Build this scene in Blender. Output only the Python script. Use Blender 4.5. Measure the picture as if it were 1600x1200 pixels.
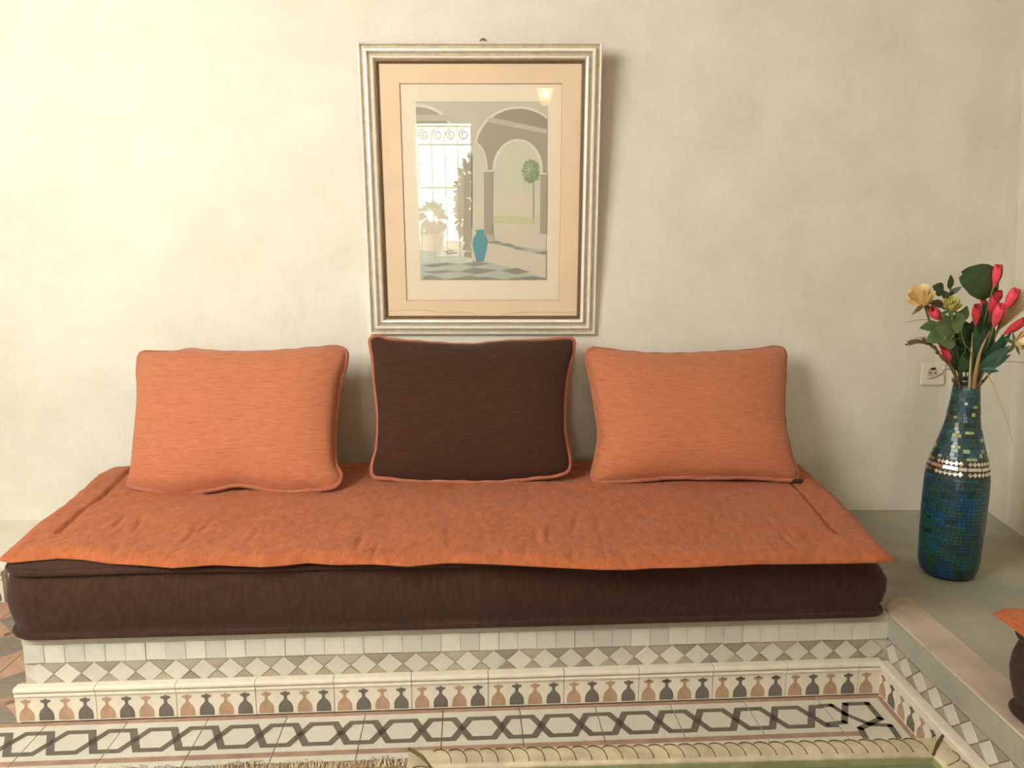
import bpy, math, random
from mathutils import Vector, noise
R = random.Random(7)
C = bpy.context.scene.collection
sc = bpy.context.scene
for o in list(bpy.data.objects):
    bpy.data.objects.remove(o)

# ---------------------------------------------------------------- camera
PITCH = math.radians(8.67); CP, SP = math.cos(PITCH), math.sin(PITCH); H = 1.10
cd = bpy.data.cameras.new('camera'); cd.lens = 27.0; cd.sensor_width = 36.0; cd.clip_start = .02
cam = bpy.data.objects.new('camera', cd); C.objects.link(cam)
cam.location = (0, 0, H); cam.rotation_euler = (math.pi/2 - PITCH, 0, 0)
sc.camera = cam
# ---------------------------------------------------------------- world, sun, lamps, exposure
w = bpy.data.worlds.new('sky'); sc.world = w; w.use_nodes = True
w.node_tree.nodes['Background'].inputs[0].default_value = (.75, .87, 1, 1)
w.node_tree.nodes['Background'].inputs[1].default_value = 1.2
def light(name, typ, loc, target, energy, color, size=1.0, size_y=None):
    l = bpy.data.lights.new(name, typ); l.energy = energy; l.color = color
    if typ == 'AREA':
        l.size = size
        if size_y: l.shape = 'RECTANGLE'; l.size_y = size_y
    o = bpy.data.objects.new(name, l); C.objects.link(o); o.location = loc
    o.rotation_euler = (Vector(target) - Vector(loc)).to_track_quat('-Z', 'Y').to_euler()
    return o
sun = light('sun', 'SUN', (0, 0, 8), (-.35, -4.0, 0), 240, (1, .97, .9)); sun.data.angle = .02
light('window_daylight', 'AREA', (-1.80, .20, 2.08), (-.5, 2.7, 1.0), 96, (1, .97, .905), 1.3, 1.3)
light('overhead_fill', 'AREA', (.2, -.3, 2.6), (.0, 1.8, 0), 9, (1, .80, .52), 1.0)  # added warm fill for overhead bounce, no fitting hangs here
sc.view_settings.view_transform = 'Standard'; sc.view_settings.look = 'None'
sc.view_settings.gamma = 1; sc.view_settings.use_curve_mapping = False
sc.view_settings.exposure = 0.0

# ---------------------------------------------------------------- measuring helpers
def ray(x, y):
    a = (x - 800)/1200; b = -(y - 600)/1200
    return Vector((a, CP + b*SP, -SP + b*CP))
def at_y(x, y, Y):
    d = ray(x, y); return Vector((0, 0, H)) + d*(Y/d.y)
def at_z(x, y, Z):
    d = ray(x, y); return Vector((0, 0, H)) + d*((Z - H)/d.z)
def at_plane(x, y, p, n):
    d = ray(x, y); o = Vector((0, 0, H)); return o + d*((p - o).dot(n)/d.dot(n))
PHI = math.radians(3.4); GU = Vector((math.cos(PHI), math.sin(PHI), 0)); GW = Vector((-math.sin(PHI), math.cos(PHI), 0))
UP = Vector((0, 0, 1))

# ---------------------------------------------------------------- mesh helpers
class MB:
    def __init__(s): s.v = []; s.f = []; s.m = []
    def add(s, vs, fs, m=0):
        o = len(s.v); s.v += [tuple(x) for x in vs]
        for f in fs: s.f.append([i + o for i in f]); s.m.append(m)
        return s
    def poly(s, pts, m=0): return s.add(pts, [list(range(len(pts)))], m)
    def prism(s, pts, off, m=0, ms=None):
        n = len(pts); off = Vector(off); a = [Vector(p) for p in pts]; b = [p + off for p in a]
        s.add(a + b, [list(range(n))[::-1]], m); o = len(s.v) - 2*n
        s.f.append([o + n + i for i in range(n)]); s.m.append(m)
        for i in range(n):
            j = (i + 1) % n; s.f.append([o + i, o + j, o + n + j, o + n + i]); s.m.append(m if ms is None else ms)
        return s
    def box(s, a, b, m=0):
        x0, y0, z0 = a; x1, y1, z1 = b
        return s.prism([(x0, y0, z0), (x1, y0, z0), (x1, y1, z0), (x0, y1, z0)], (0, 0, z1 - z0), m)
    def obox(s, o, u, v, w_, m=0):
        o = Vector(o); u = Vector(u); v = Vector(v)
        return s.prism([o, o + u, o + u + v, o + v], w_, m)
    def grid(s, rows, closed=False, m=0):
        o = len(s.v); n = len(rows[0])
        for r in rows: s.v += [tuple(p) for p in r]
        for i in range(len(rows) - 1):
            for j in range(n if closed else n - 1):
                k = (j + 1) % n
                s.f.append([o + i*n + j, o + i*n + k, o + (i+1)*n + k, o + (i+1)*n + j]); s.m.append(m)
        return s
    def tube(s, pts, r, n=8, closed=False, m=0, cap=True):
        pts = [Vector(p) for p in pts]; N = len(pts); rows = []; prev = None
        for i, p in enumerate(pts):
            if closed: t = pts[(i+1) % N] - pts[i-1]
            else: t = pts[min(i+1, N-1)] - pts[max(i-1, 0)]
            t.normalize()
            if prev is None: a = t.orthogonal().normalized()
            else: a = (prev - t*prev.dot(t)).normalized()
            prev = a; b = t.cross(a); rr = r[i] if isinstance(r, (list, tuple)) else r
            rows.append([p + (a*math.cos(2*math.pi*k/n) + b*math.sin(2*math.pi*k/n))*rr for k in range(n)])
        if closed: rows.append(rows[0])
        s.grid(rows, True, m)
        if cap and not closed: s.poly(rows[0][::-1], m); s.poly(rows[-1], m)
        return s
    def lathe(s, prof, c=(0, 0, 0), n=32, m=0):
        c = Vector(c)
        return s.grid([[c + Vector((r*math.cos(2*math.pi*k/n), r*math.sin(2*math.pi*k/n), z)) for k in range(n)] for r, z in prof], True, m)
    def mesh(s, name, mats, smooth=False, origin=(0, 0, 0)):
        me = bpy.data.meshes.new(name); o = Vector(origin)
        me.from_pydata([tuple(Vector(p) - o) for p in s.v], [], s.f)
        for mt in (mats if isinstance(mats, (list, tuple)) else [mats]): me.materials.append(mt)
        me.polygons.foreach_set('material_index', s.m)
        if smooth: me.polygons.foreach_set('use_smooth', [True]*len(me.polygons))
        me.update(); return me
    def build(s, name, mats, parent=None, smooth=False, loc=None, auto=None):
        # verts are world coordinates; loc = world position of the object origin
        base = Vector((0, 0, 0)) if loc is None else Vector(loc)
        root = parent
        org = base
        if parent is not None:
            org = wloc(parent)
        o = bpy.data.objects.new(name, s.mesh(name, mats, smooth, org)); C.objects.link(o)
        if parent is not None: o.parent = parent
        else: o.location = base
        if auto: 
            for p in o.data.polygons: p.use_smooth = True
            md = o.modifiers.new('edges', 'EDGE_SPLIT'); md.split_angle = math.radians(auto)
        return o
def wloc(o):
    v = Vector(o.location)
    while o.parent is not None: o = o.parent; v += Vector(o.location)
    return v
def tag(o, label=None, cat=None, group=None, kind=None):
    if label: o['label'] = label
    if cat: o['category'] = cat
    if group: o['group'] = group
    if kind: o['kind'] = kind
    return o
def empty(name, loc, label, cat, group=None):
    o = bpy.data.objects.new(name, None); o.empty_display_size = .05; C.objects.link(o); o.location = loc
    return tag(o, label, cat, group)
def inst(name, me, parent, p, rot=0.0, scale=None):
    o = bpy.data.objects.new(name, me); C.objects.link(o); o.parent = parent
    o.location = Vector(p) - wloc(parent); o.rotation_euler = (0, 0, rot)
    if scale: o.scale = scale
    return o

# ---------------------------------------------------------------- materials
def srgb(c):
    return tuple(((x/255)/12.92 if x/255 <= .04045 else ((x/255 + .055)/1.055)**2.4) for x in c) + (1,)
def mat(name, col, rough=.8, metal=0, var=0, vscale=(6, 6, 6), detail=4, bump=0, bscale=None, rnd=0, col2=None, lo=.35, hi=.65, coat=0, sheen=0, spec=.5, dist=.004):
    m = bpy.data.materials.new(name); m.use_nodes = True; nt = m.node_tree; b = nt.nodes['Principled BSDF']
    c = srgb(col); b.inputs['Base Color'].default_value = c; b.inputs['Roughness'].default_value = rough
    b.inputs['Metallic'].default_value = metal; b.inputs['Specular IOR Level'].default_value = spec
    b.inputs['Coat Weight'].default_value = coat; b.inputs['Coat Roughness'].default_value = .08
    if sheen: b.inputs['Sheen Weight'].default_value = sheen; b.inputs['Sheen Roughness'].default_value = .5
    N = nt.nodes.new; L = nt.links.new; out = None
    tc = N('ShaderNodeTexCoord')
    if var or col2:
        mp = N('ShaderNodeMapping'); mp.inputs['Scale'].default_value = vscale; L(tc.outputs['Object'], mp.inputs[0])
        nz = N('ShaderNodeTexNoise'); nz.inputs['Scale'].default_value = 1; nz.inputs['Detail'].default_value = detail; nz.inputs['Roughness'].default_value = .6
        L(mp.outputs[0], nz.inputs['Vector'])
        rp = N('ShaderNodeMapRange'); rp.inputs[1].default_value = lo; rp.inputs[2].default_value = hi; L(nz.outputs[0], rp.inputs[0])
        mx = N('ShaderNodeMix'); mx.data_type = 'RGBA'; L(rp.outputs[0], mx.inputs[0])
        if col2: ca, cb = c, srgb(col2)
        else: ca = tuple(x*(1 - var) for x in c[:3]) + (1,); cb = tuple(min(1, x*(1 + var)) for x in c[:3]) + (1,)
        mx.inputs[6].default_value = ca; mx.inputs[7].default_value = cb; out = mx.outputs[2]
    if rnd:
        oi = N('ShaderNodeObjectInfo'); r2 = N('ShaderNodeMapRange'); r2.inputs[3].default_value = 1 - rnd; r2.inputs[4].default_value = 1 + rnd*.6
        L(oi.outputs['Random'], r2.inputs[0])
        hs = N('ShaderNodeHueSaturation'); L(r2.outputs[0], hs.inputs['Value'])
        if out: L(out, hs.inputs['Color'])
        else: hs.inputs['Color'].default_value = c
        out = hs.outputs[0]
    if out: L(out, b.inputs['Base Color'])
    if bump:
        mp2 = N('ShaderNodeMapping'); mp2.inputs['Scale'].default_value = bscale or vscale; L(tc.outputs['Object'], mp2.inputs[0])
        n2 = N('ShaderNodeTexNoise'); n2.inputs['Scale'].default_value = 1; n2.inputs['Detail'].default_value = 5; L(mp2.outputs[0], n2.inputs['Vector'])
        bp = N('ShaderNodeBump'); bp.inputs['Strength'].default_value = bump; bp.inputs['Distance'].default_value = dist
        L(n2.outputs[0], bp.inputs['Height']); L(bp.outputs[0], b.inputs['Normal'])
    return m

def plaster(name, col, dark, light_):
    m = bpy.data.materials.new(name); m.use_nodes = True; nt = m.node_tree; b = nt.nodes['Principled BSDF']
    N = nt.nodes.new; L = nt.links.new; tc = N('ShaderNodeTexCoord')
    def nz(scale, det, vec=None):
        mp = N('ShaderNodeMapping'); mp.inputs['Scale'].default_value = scale; L(tc.outputs['Object'], mp.inputs[0])
        n = N('ShaderNodeTexNoise'); n.inputs['Scale'].default_value = 1; n.inputs['Detail'].default_value = det; n.inputs['Roughness'].default_value = .62; L(mp.outputs[0], n.inputs['Vector']); return n.outputs[0]
    def rng(s, a, c): 
        r = N('ShaderNodeMapRange'); r.inputs[1].default_value = a; r.inputs[2].default_value = c; L(s, r.inputs[0]); return r.outputs[0]
    big = rng(nz((4.2, 4.2, 4.2), 8), .32, .66); fine_h = rng(nz((16, 16, 140), 3), .3, .7); fine_v = rng(nz((140, 140, 16), 3), .3, .7)
    m1 = N('ShaderNodeMix'); m1.data_type = 'RGBA'; m1.inputs[6].default_value = srgb(dark); m1.inputs[7].default_value = srgb(light_); L(big, m1.inputs[0])
    ad = N('ShaderNodeMath'); ad.operation = 'ADD'; L(fine_h, ad.inputs[0]); L(fine_v, ad.inputs[1])
    r = N('ShaderNodeMapRange'); r.inputs[1].default_value = .4; r.inputs[2].default_value = 1.6; r.inputs[3].default_value = .972; r.inputs[4].default_value = 1.02; L(ad.outputs[0], r.inputs[0])
    hs = N('ShaderNodeHueSaturation'); L(m1.outputs[2], hs.inputs['Color']); L(r.outputs[0], hs.inputs['Value']); L(hs.outputs[0], b.inputs['Base Color'])
    b.inputs['Roughness'].default_value = .62; b.inputs['Specular IOR Level'].default_value = .3
    bp = N('ShaderNodeBump'); bp.inputs['Strength'].default_value = .12; bp.inputs['Distance'].default_value = .003; L(ad.outputs[0], bp.inputs['Height']); L(bp.outputs[0], b.inputs['Normal'])
    return m

M = {}
M['wall'] = plaster('tadelakt_plaster', (220, 218, 203), (212, 208, 191), (223, 220, 205))
M['benchtop'] = plaster('grey_tadelakt', (164, 163, 146), (150, 150, 134), (174, 172, 154))
M['cedar'] = mat('cedar_ceiling', (128, 92, 60), .7, var=.2, vscale=(3, 30, 3))
M['plain'] = mat('rear_plaster', (216, 210, 194), .9)
M['grout'] = mat('grout', (168, 156, 136), .95, var=.15, vscale=(40, 40, 40))
M['stone'] = mat('pink_stone', (190, 174, 154), .8, var=.16, vscale=(9, 9, 9), bump=.3, bscale=(60, 60, 60))
M['zellige'] = mat('white_zellige', (204, 204, 190), .35, var=.06, vscale=(30, 30, 30), rnd=.15, bump=.12, bscale=(30, 30, 30))
M['diamond'] = mat('pale_zellige', (202, 200, 185), .35, var=.06, vscale=(30, 30, 30), rnd=.13, bump=.1, bscale=(30, 30, 30))
M['triangle'] = mat('taupe_zellige', (164, 153, 134), .35, var=.07, vscale=(30, 30, 30), rnd=.26, bump=.1, bscale=(30, 30, 30))
M['cream'] = mat('cream_cement', (224, 216, 196), .55, var=.06, vscale=(22, 22, 22), rnd=.03)
M['terracotta'] = mat('terracotta_cement', (174, 142, 114), .6, var=.12, vscale=(50, 50, 50), rnd=.08)
M['charcoal'] = mat('charcoal_cement', (104, 98, 88), .6, var=.14, vscale=(60, 60, 60), rnd=.06)
M['floorwhite'] = mat('white_cement', (210, 207, 190), .55, var=.05, vscale=(20, 20, 20), rnd=.04)
M['brick'] = mat('red_cement', (166, 134, 112), .6, var=.14, vscale=(40, 40, 40), rnd=.08)
M['olive'] = mat('olive_grey_cement', (108, 102, 88), .6, var=.12, vscale=(40, 40, 40), rnd=.06)
M['floorgrey'] = mat('grey_cement', (132, 122, 108), .6, var=.1, vscale=(30, 30, 30), rnd=.06)
M['floorterra'] = mat('orange_cement', (184, 148, 122), .6, var=.1, vscale=(30, 30, 30), rnd=.12)
def fabric(name, a, b, scale, bump=.5, bsc=None, sheen=.15, lo=.3, hi=.62):
    return mat(name, a, .95, col2=b, vscale=scale, detail=5, bump=bump, bscale=bsc or scale, sheen=sheen, spec=.15, lo=lo, hi=hi)
M['cushion'] = fabric('orange_chenille', (158, 92, 60), (184, 116, 82), (26, 26, 330), .4, lo=.22, hi=.6)
M['piping'] = fabric('orange_cord', (150, 90, 66), (176, 110, 82), (150, 150, 150), .4)
M['topper'] = fabric('orange_plush', (154, 86, 50), (182, 106, 67), (60, 34, 34), .6, (190, 120, 120), .08, .25, .7)
M['topper'].node_tree.nodes['Bump'].inputs['Distance'].default_value = .006
M['brown'] = fabric('brown_velour', (52, 33, 25), (66, 44, 34), (90, 90, 26), .3, sheen=.08)
M['browncush'] = fabric('brown_chenille', (54, 31, 22), (68, 43, 31), (26, 26, 300), .4, sheen=.08)
M['tag'] = mat('dark_tag', (52, 44, 40), .8)
M['silver'] = mat('silver_gilt', (248, 246, 238), .34, .25, var=.05, vscale=(30, 30, 30))
M['gilt'] = mat('pale_gilt', (198, 188, 164), .5, .4, var=.12, vscale=(60, 60, 60))
M['slip'] = mat('dark_bronze', (118, 98, 72), .5, .5)
M['bead'] = mat('bronze_bead', (150, 128, 96), .45, .6)
M['mat'] = mat('pink_mount', (230, 208, 176), .9, var=.03, vscale=(8, 8, 8))
M['matcream'] = mat('cream_mount', (243, 233, 208), .9, var=.02, vscale=(8, 8, 8))
M['bevel'] = mat('mount_bevel', (198, 172, 140), .9)
M['stain'] = mat('mount_stain', (206, 178, 146), .9)
M['iron'] = mat('wrought_iron', (44, 40, 36), .5, .6)
M['steel'] = mat('hook_steel', (110, 104, 92), .4, .9)
M['plastic'] = mat('cream_plastic', (226, 220, 202), .4)
M['dark'] = mat('dark_hole', (36, 32, 28), .8)
M['brass'] = mat('pale_brass', (206, 196, 168), .42, .5, var=.2, vscale=(24, 24, 24), bump=.15, bscale=(60, 60, 60))
M['brassdark'] = mat('brass_engraving', (90, 72, 40), .6, .4)
M['board'] = mat('green_board', (126, 127, 112), .5, var=.12, vscale=(14, 3, 3))
M['rug'] = mat('rug_weave', (160, 130, 98), .95, var=.25, vscale=(60, 20, 20), bump=.5, bscale=(200, 200, 200))
M['fringe'] = mat('beige_fringe', (204, 186, 156), .95, var=.12, vscale=(60, 60, 60))
M['fringe2'] = mat('brown_fringe', (142, 120, 92), .95, var=.12, vscale=(60, 60, 60))
M['rim'] = mat('dark_rim', (52, 48, 34), .35, coat=.6)
vcols = [(26, 70, 100), (22, 60, 86), (28, 76, 82), (36, 68, 56), (48, 72, 52), (30, 66, 66), (24, 44, 46), (146, 154, 84), (150, 166, 124)]
VM = [mat('mosaic_glass_%d' % i, c, .3, var=.2, vscale=(40, 40, 40), coat=.15) for i, c in enumerate(vcols)]
M['vgrout'] = mat('vase_grout', (34, 44, 34), .5)
M['mirror'] = mat('mirror_piece', (236, 228, 214), .3, 1)
M['pink'] = mat('pink_petal', (226, 66, 84), .6, var=.14, vscale=(50, 50, 50), sheen=.2)
M['red'] = mat('red_petal', (196, 42, 52), .6, var=.14, vscale=(50, 50, 50), sheen=.2)
M['rose'] = mat('apricot_petal', (248, 222, 170), .7, var=.14, vscale=(60, 60, 60))
M['rosey'] = mat('yellow_petal', (206, 198, 108), .7, var=.14, vscale=(60, 60, 60))
M['leaf'] = mat('green_leaf', (86, 108, 62), .5, var=.25, vscale=(40, 40, 40))
M['leafd'] = mat('dark_leaf', (46, 72, 36), .45, var=.25, vscale=(40, 40, 40))
M['leafg'] = mat('deep_green_leaf', (30, 74, 50), .5, var=.25, vscale=(40, 40, 40))
M['stem'] = mat('green_stem', (92, 104, 58), .6)
M['straw'] = mat('dry_straw', (196, 170, 120), .8, var=.1, vscale=(40, 40, 40))
M['brownstem'] = mat('brown_twig', (110, 88, 60), .8)
M['whitewash'] = mat('whitewash', (240, 238, 230), .9)
M['pot'] = mat('white_pot', (236, 234, 226), .6)
def glass(name, tint=(1, 1, 1), ior=1.5):
    m = bpy.data.materials.new(name); m.use_nodes = True; nt = m.node_tree; nt.nodes.remove(nt.nodes['Principled BSDF'])
    N = nt.nodes.new; L = nt.links.new; out = nt.nodes['Material Output']
    t = N('ShaderNodeBsdfTransparent'); t.inputs[0].default_value = tint + (1,); g = N('ShaderNodeBsdfGlossy'); g.inputs['Roughness'].default_value = .0
    f = N('ShaderNodeFresnel'); ge = N('ShaderNodeNewGeometry'); mr = N('ShaderNodeMapRange'); mr.inputs[3].default_value = ior; mr.inputs[4].default_value = 1/ior; L(ge.outputs['Backfacing'], mr.inputs[0]); L(mr.outputs[0], f.inputs[0]); mx = N('ShaderNodeMixShader'); L(f.outputs[0], mx.inputs[0]); L(t.outputs[0], mx.inputs[1]); L(g.outputs[0], mx.inputs[2]); L(mx.outputs[0], out.inputs[0])
    return m
M['glass'] = glass('picture_glass'); M['tableglass'] = glass('green_table_glass', (.90, .945, .85))
def emis(name, col, st):
    m = bpy.data.materials.new(name); m.use_nodes = True; nt = m.node_tree; b = nt.nodes['Principled BSDF']
    b.inputs['Base Color'].default_value = srgb(col); b.inputs['Emission Color'].default_value = srgb(col); b.inputs['Emission Strength'].default_value = st; return m
M['bulb'] = emis('lamp_glow', (255, 214, 150), 22); M['shade'] = emis('lamp_shade_glow', (255, 196, 140), 6)

# ================================================================ SETTING
BW = 2.76; BT = .204
def struct(o): o['kind'] = 'structure'; return o
# floor bed
struct(MB().box((-3, -3.3, -.08), (1.75, 2.9, -.006)).build('floor', M['grout']))
FLOOR = bpy.data.objects['floor']
# back wall with the nearer left return
bw = MB()
bw.box((-3.1, BW, -.02), (1.85, BW + .12, 3))
struct(bw.build('wall_back', M['wall']))
# low plaster ledge along the wall left of the bench
lw = [(-3.0, 2.44)]
for k in range(9):
    a = math.pi/2*k/8; lw.append((-1.70 + .05*math.sin(a), 2.44 + .05*(1 - math.cos(a))))
lw += [(-1.65, BW - .001), (-3.0, BW - .001)]
lm = MB().prism([(x, y, 0) for x, y in lw], (0, 0, .165)); o = lm.build('trim_3', M['wall'], auto=35); struct(o)
rw = MB(); prof = [(1.7749, BW), (1.74, 2.58), (1.7142, 2.44), (1.70, 2.2), (1.70, -3.4), (1.85, -3.4), (1.85, BW)]
top = [(1.7084, BW), (1.70, 2.58), (1.69, 2.44), (1.685, 2.2), (1.685, -3.4), (1.85, -3.4), (1.85, BW)]
n = len(prof); v0 = [Vector((x, y, 0)) for x, y in prof]; v1 = [Vector((prof[i][0] + (top[i][0] - prof[i][0])*1.55, top[i][1], 3)) for i in range(n)]
for i in range(n): rw.poly([v0[i], v0[(i+1) % n], v1[(i+1) % n], v1[i]][::-1])
struct(rw.build('wall_right', M['wall']))
struct(MB().box((-3.15, -3.4, -.02), (-3, 2.76, 3)).build('wall_left', M['wall']))
struct(MB().box((-3.2, -3.6, 3), (1.9, 2.95, 3.15)).build('ceiling', M['cedar']))
DX0, DX1, DZ, RY = -1.06, -.44, 1.52, -3.3
rear = MB(); rear.box((-3.15, RY - .2, -.02), (DX0, RY, 3)); rear.box((DX1, RY - .2, -.02), (1.85, RY, 3)); rear.box((DX0, RY - .2, DZ), (DX1, RY, 3))
struct(rear.build('wall_rear', M['plain']))

# ---- courtyard beyond the rear doorway (seen only mirrored in the picture glass)
struct(MB().box((-5, -9, -.1), (4, RY - .2, -.02)).build('trim_1', M['whitewash']))
struct(MB().box((-5, -7.2, -.02), (4, -7.0, 4)).build('trim_2', M['whitewash']))
dr = empty('door_1', (DX0, RY, 0), None, None); struct(dr)
y = RY - .1
for nm, pts in (('door_bar', [(DX0 + .03, y, 1.49), (DX1, y, 1.49)]), ('door_bar', [(DX0 + .03, y, 1.30), (DX1, y, 1.30)]), ('door_bar', [(DX0 + .03, y, .84), (DX1, y, .84)])):
    MB().tube(pts, .008, 6).build(nm, M['iron'], dr)
for k in range(5):
    x = DX0 + .03 + k*.145
    MB().tube([(x, y, .0), (x, y, 1.5)], .005, 6).build('door_bar', M['iron'], dr)
for k in range(4):
    cx = DX0 + .10 + k*.145; pts = []
    for i in range(40):
        a = i/39*4.2*math.pi*.75; rr = .058*(1 - i/52)
        pts.append((cx + rr*math.cos(a + 1.6), y, 1.405 + rr*math.sin(a + 1.6)))
    MB().tube(pts, .008, 5).build('door_scroll', M['iron'], dr)
# hanging wall lamp on the rear wall
lp = empty('hanging_lamp', (.345, RY + .16, 1.78), 'small glowing glass lamp on the rear wall, mirrored in the picture glass', 'lamp')
MB().lathe([(.03, 1.70), (.06, 1.76), (.085, 1.85), (.09, 1.87)], (.345, RY + .16, 0), 12).build('lamp_shade', M['shade'], lp)
MB().lathe([(.09, 1.87), (.095, 1.90), (.09, 1.915), (.02, 1.92)], (.345, RY + .16, 0), 12).build('lamp_cap', M['brass'], lp)
MB().lathe([(.0, 1.775), (.035, 1.79), (.045, 1.82), (.03, 1.85), (0, 1.86)], (.345, RY + .25, 0), 10).build('bulb', M['bulb'], lp)
MB().tube([(.345, RY + .16, 1.91), (.345, RY + .1, 1.96), (.345, RY, 1.96)], .008, 6).build('bracket', M['iron'], lp)
def leaf_mb(mb, base, d, nrm, L, W, m=0, curl=.15, fold=.18, seg=6, tip=1.0):
    base = Vector(base); d = Vector(d).normalized(); nrm = Vector(nrm); s = d.cross(nrm).normalized(); nrm = s.cross(d).normalized()
    rows = []
    for i in range(seg + 1):
        t = i/seg; wd = W/2*(math.sin(math.pi*min(1, t**.8*.96 + .02)))**tip
        c = base + d*(L*t) - nrm*(curl*L*t*t)
        rows.append([c - s*wd + nrm*(fold*wd), c - s*wd*.5 + nrm*(fold*.4*wd), c, c + s*wd*.5 + nrm*(fold*.4*wd), c + s*wd + nrm*(fold*wd)])
    mb.grid(rows, False, m)
def bush(name, c, r, n, L, label, cat, m):
    t = empty(name, (c[0], c[1], 0), label, cat)
    f = MB()
    for i in range(n):
        d = Vector((R.gauss(0, 1), R.gauss(0, 1), R.gauss(0, 1))).normalized(); rad = R.random()**.4
        p = Vector(c) + Vector((d.x*r[0], d.y*r[1], d.z*r[2]))*rad
        leaf_mb(f, p, d + Vector((0, 0, -.3)), Vector((0, 1, .6)), L, L*.55, 0, seg=2)
    f.build('foliage', m, t); return t
b1 = bush('courtyard_tree', (-.46, -3.95, .55), (.17, .2, .60), 560, .10, 'dark green courtyard tree mirrored at the right of the doorway in the glass', 'tree', M['leafd'])
MB().tube([(-.46, -3.95, -.02), (-.46, -3.95, .6)], .03, 6).build('trunk', M['brownstem'], b1)
b2 = bush('courtyard_plant', (-.98, -4.1, .42), (.14, .14, .17), 110, .1, 'leafy green plant growing in the white pot, mirrored low in the glass', 'plant', M['leaf'])
MB().lathe([(0, -.02), (.11, -.02), (.15, .2), (.15, .24), (.13, .24), (.12, .2), (0, .2)], (-.98, -4.1, 0), 20).build('plant_pot', M['pot'])
tag(bpy.data.objects['plant_pot'], 'white plant pot outside the rear doorway, mirrored low in the glass', 'pot')

# ================================================================ FLOOR TILES
T = .1919
F0 = Vector((-1.194, 1.7265, 0))                      # where the riser meets the floor, left end
def G(s_, w_, z=0): return F0 + GU*s_ + GW*w_ + UP*z    # s along the bench, w towards the wall
def bar(mb, p, q, th, z, m):
    p = Vector(p); q = Vector(q); d = (q - p).normalized(); nn = Vector((-d.y, d.x, 0))*th/2
    mb.poly([p - nn + UP*z, q - nn + UP*z, q + nn + UP*z, p + nn + UP*z], m)
def chain_tile(L=T, corner=False):
    mb = MB(); g = .0012
    mb.box((g, -L + g, -.012), (L - g, -g, 0), 0)
    mb.poly([(g, -.016, .0003), (L - g, -.016, .0003), (L - g, -g, .0003), (g, -g, .0003)], 1)
    mb.poly([(g, -.170, .0003), (L - g, -.170, .0003), (L - g, -.152, .0003), (g, -.152, .0003)], 1)
    t, b_, th, k = -.046, -.126, .0155, .047
    def clip(x): return min(max(x, g), L - g)
    for c in (0, .5*L, L):
        a0, a1 = clip(c - .25*L + k*.5), clip(c + .25*L - k*.5)
        for yy in (t, b_): bar(mb, (a0, yy, 0), (a1, yy, 0), th, .0003, 2)
    for c in (.25*L, .75*L):
        for sg in (1, -1):
            p = Vector((c - k*.5, t if sg > 0 else b_, 0)); q = Vector((c + k*.5, b_ if sg > 0 else t, 0)); h = th*.62
            e = (th/2 if sg > 0 else -th/2)
            p.y += e; q.y -= e
            mb.poly([(p.x - h, p.y, .0004), (p.x + h, p.y, .0004), (q.x + h, q.y, .0004), (q.x - h, q.y, .0004)][::(1 if sg < 0 else -1)], 2)
    return mb.mesh('border_tile', [M['floorwhite'], M['brick'], M['olive']])
ct = chain_tile()
k0 = .063
for k in range(-4, 11):
    s_ = k0 + (k - 1)*T
    inst('border_tile', ct, FLOOR, G(s_, 0), PHI)
# corner tile, hand laid turn of the chain
cm = MB(); s1 = k0 + 10*T
e0 = G(s1 + .001, 0); 
cpts = [G(s1 + .001, 0), Vector((.958, G(2.15, 0).y, 0)), Vector((.958, 1.655, 0)), G(s1 + .001, -T)]
cm.prism([p - UP*.012 for p in cpts][::-1], (0, 0, .012), 0)
sx = lambda x, y_: at_z(1300 + x/4.617, 940 + y_/4.617, 0)
def pl(pts, th, z=.0004):
    P = [sx(*p) for p in pts]
    for a, b_ in zip(P[:-1], P[1:]): 
        d = (b_ - a).normalized()*th*.35
        bar(cm, a - d, b_ + d, th, z, 1)
pl([(-80, 752), (-5, 748), (100, 815), (270, 885), (420, 895), (480, 980)], .0145)
pl([(-25, 885), (90, 870), (95, 740), (255, 735), (350, 845), (205, 915), (240, 980)], .0155)
cm.poly([G(s1 + .001, -.016, .0003), Vector((.942, G(2.14, -.016).y, .0003)), Vector((.958, G(2.15, 0).y, .0003)), G(s1 + .001, 0, .0003)], 2)
cm.poly([Vector((.942, 1.655, .0003)), Vector((.958, 1.655, .0003)), Vector((.958, 1.85, .0003)), Vector((.942, G(2.14, -.016).y, .0003))], 2)
cm.poly([G(s1 + .001, -.170, .0003), G(s1 + .045, -.172, .0003), G(s1 + .05, -.154, .0003), G(s1 + .001, -.152, .0003)], 2)
cm.build('border_tile', [M['floorwhite'], M['olive'], M['brick']], FLOOR)
# border running on along the right-hand bench (mostly under the table)
for k in range(5):
    o = inst('border_tile', ct, FLOOR, (.956, 1.653 - k*T, 0), -math.pi/2)
# field tiles: grey and terracotta triangles
def field_tile():
    mb = MB(); g = .0012; a, b_ = g, T - g; c = T/2
    mb.box((g, -T + g, -.012), (T - g, -g, 0), 0); z = .0003; s = lambda x, y_: (x, -y_, z)
    mb.poly([s(a, a), s(c, c), s(a, b_)], 1); mb.poly([s(b_, a), s(b_, b_), s(c, c)], 1)
    mb.poly([s(c, c - .03), s(c - .03, c), s(c, c + .03), s(c + .03, c)], 2)
    return mb.mesh('floor_tile', [M['floorgrey'], M['floorterra'], M['brick']])
ft = field_tile()
for i in range(-3, 11):
    for j in range(1, 4): inst('floor_tile', ft, FLOOR, G(k0 + i*T, -j*T), PHI)
for i in range(-7, 0):
    for j in range(1, 6): inst('floor_tile', ft, FLOOR, G(-.0 + i*T - .003, j*T), PHI)

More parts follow.
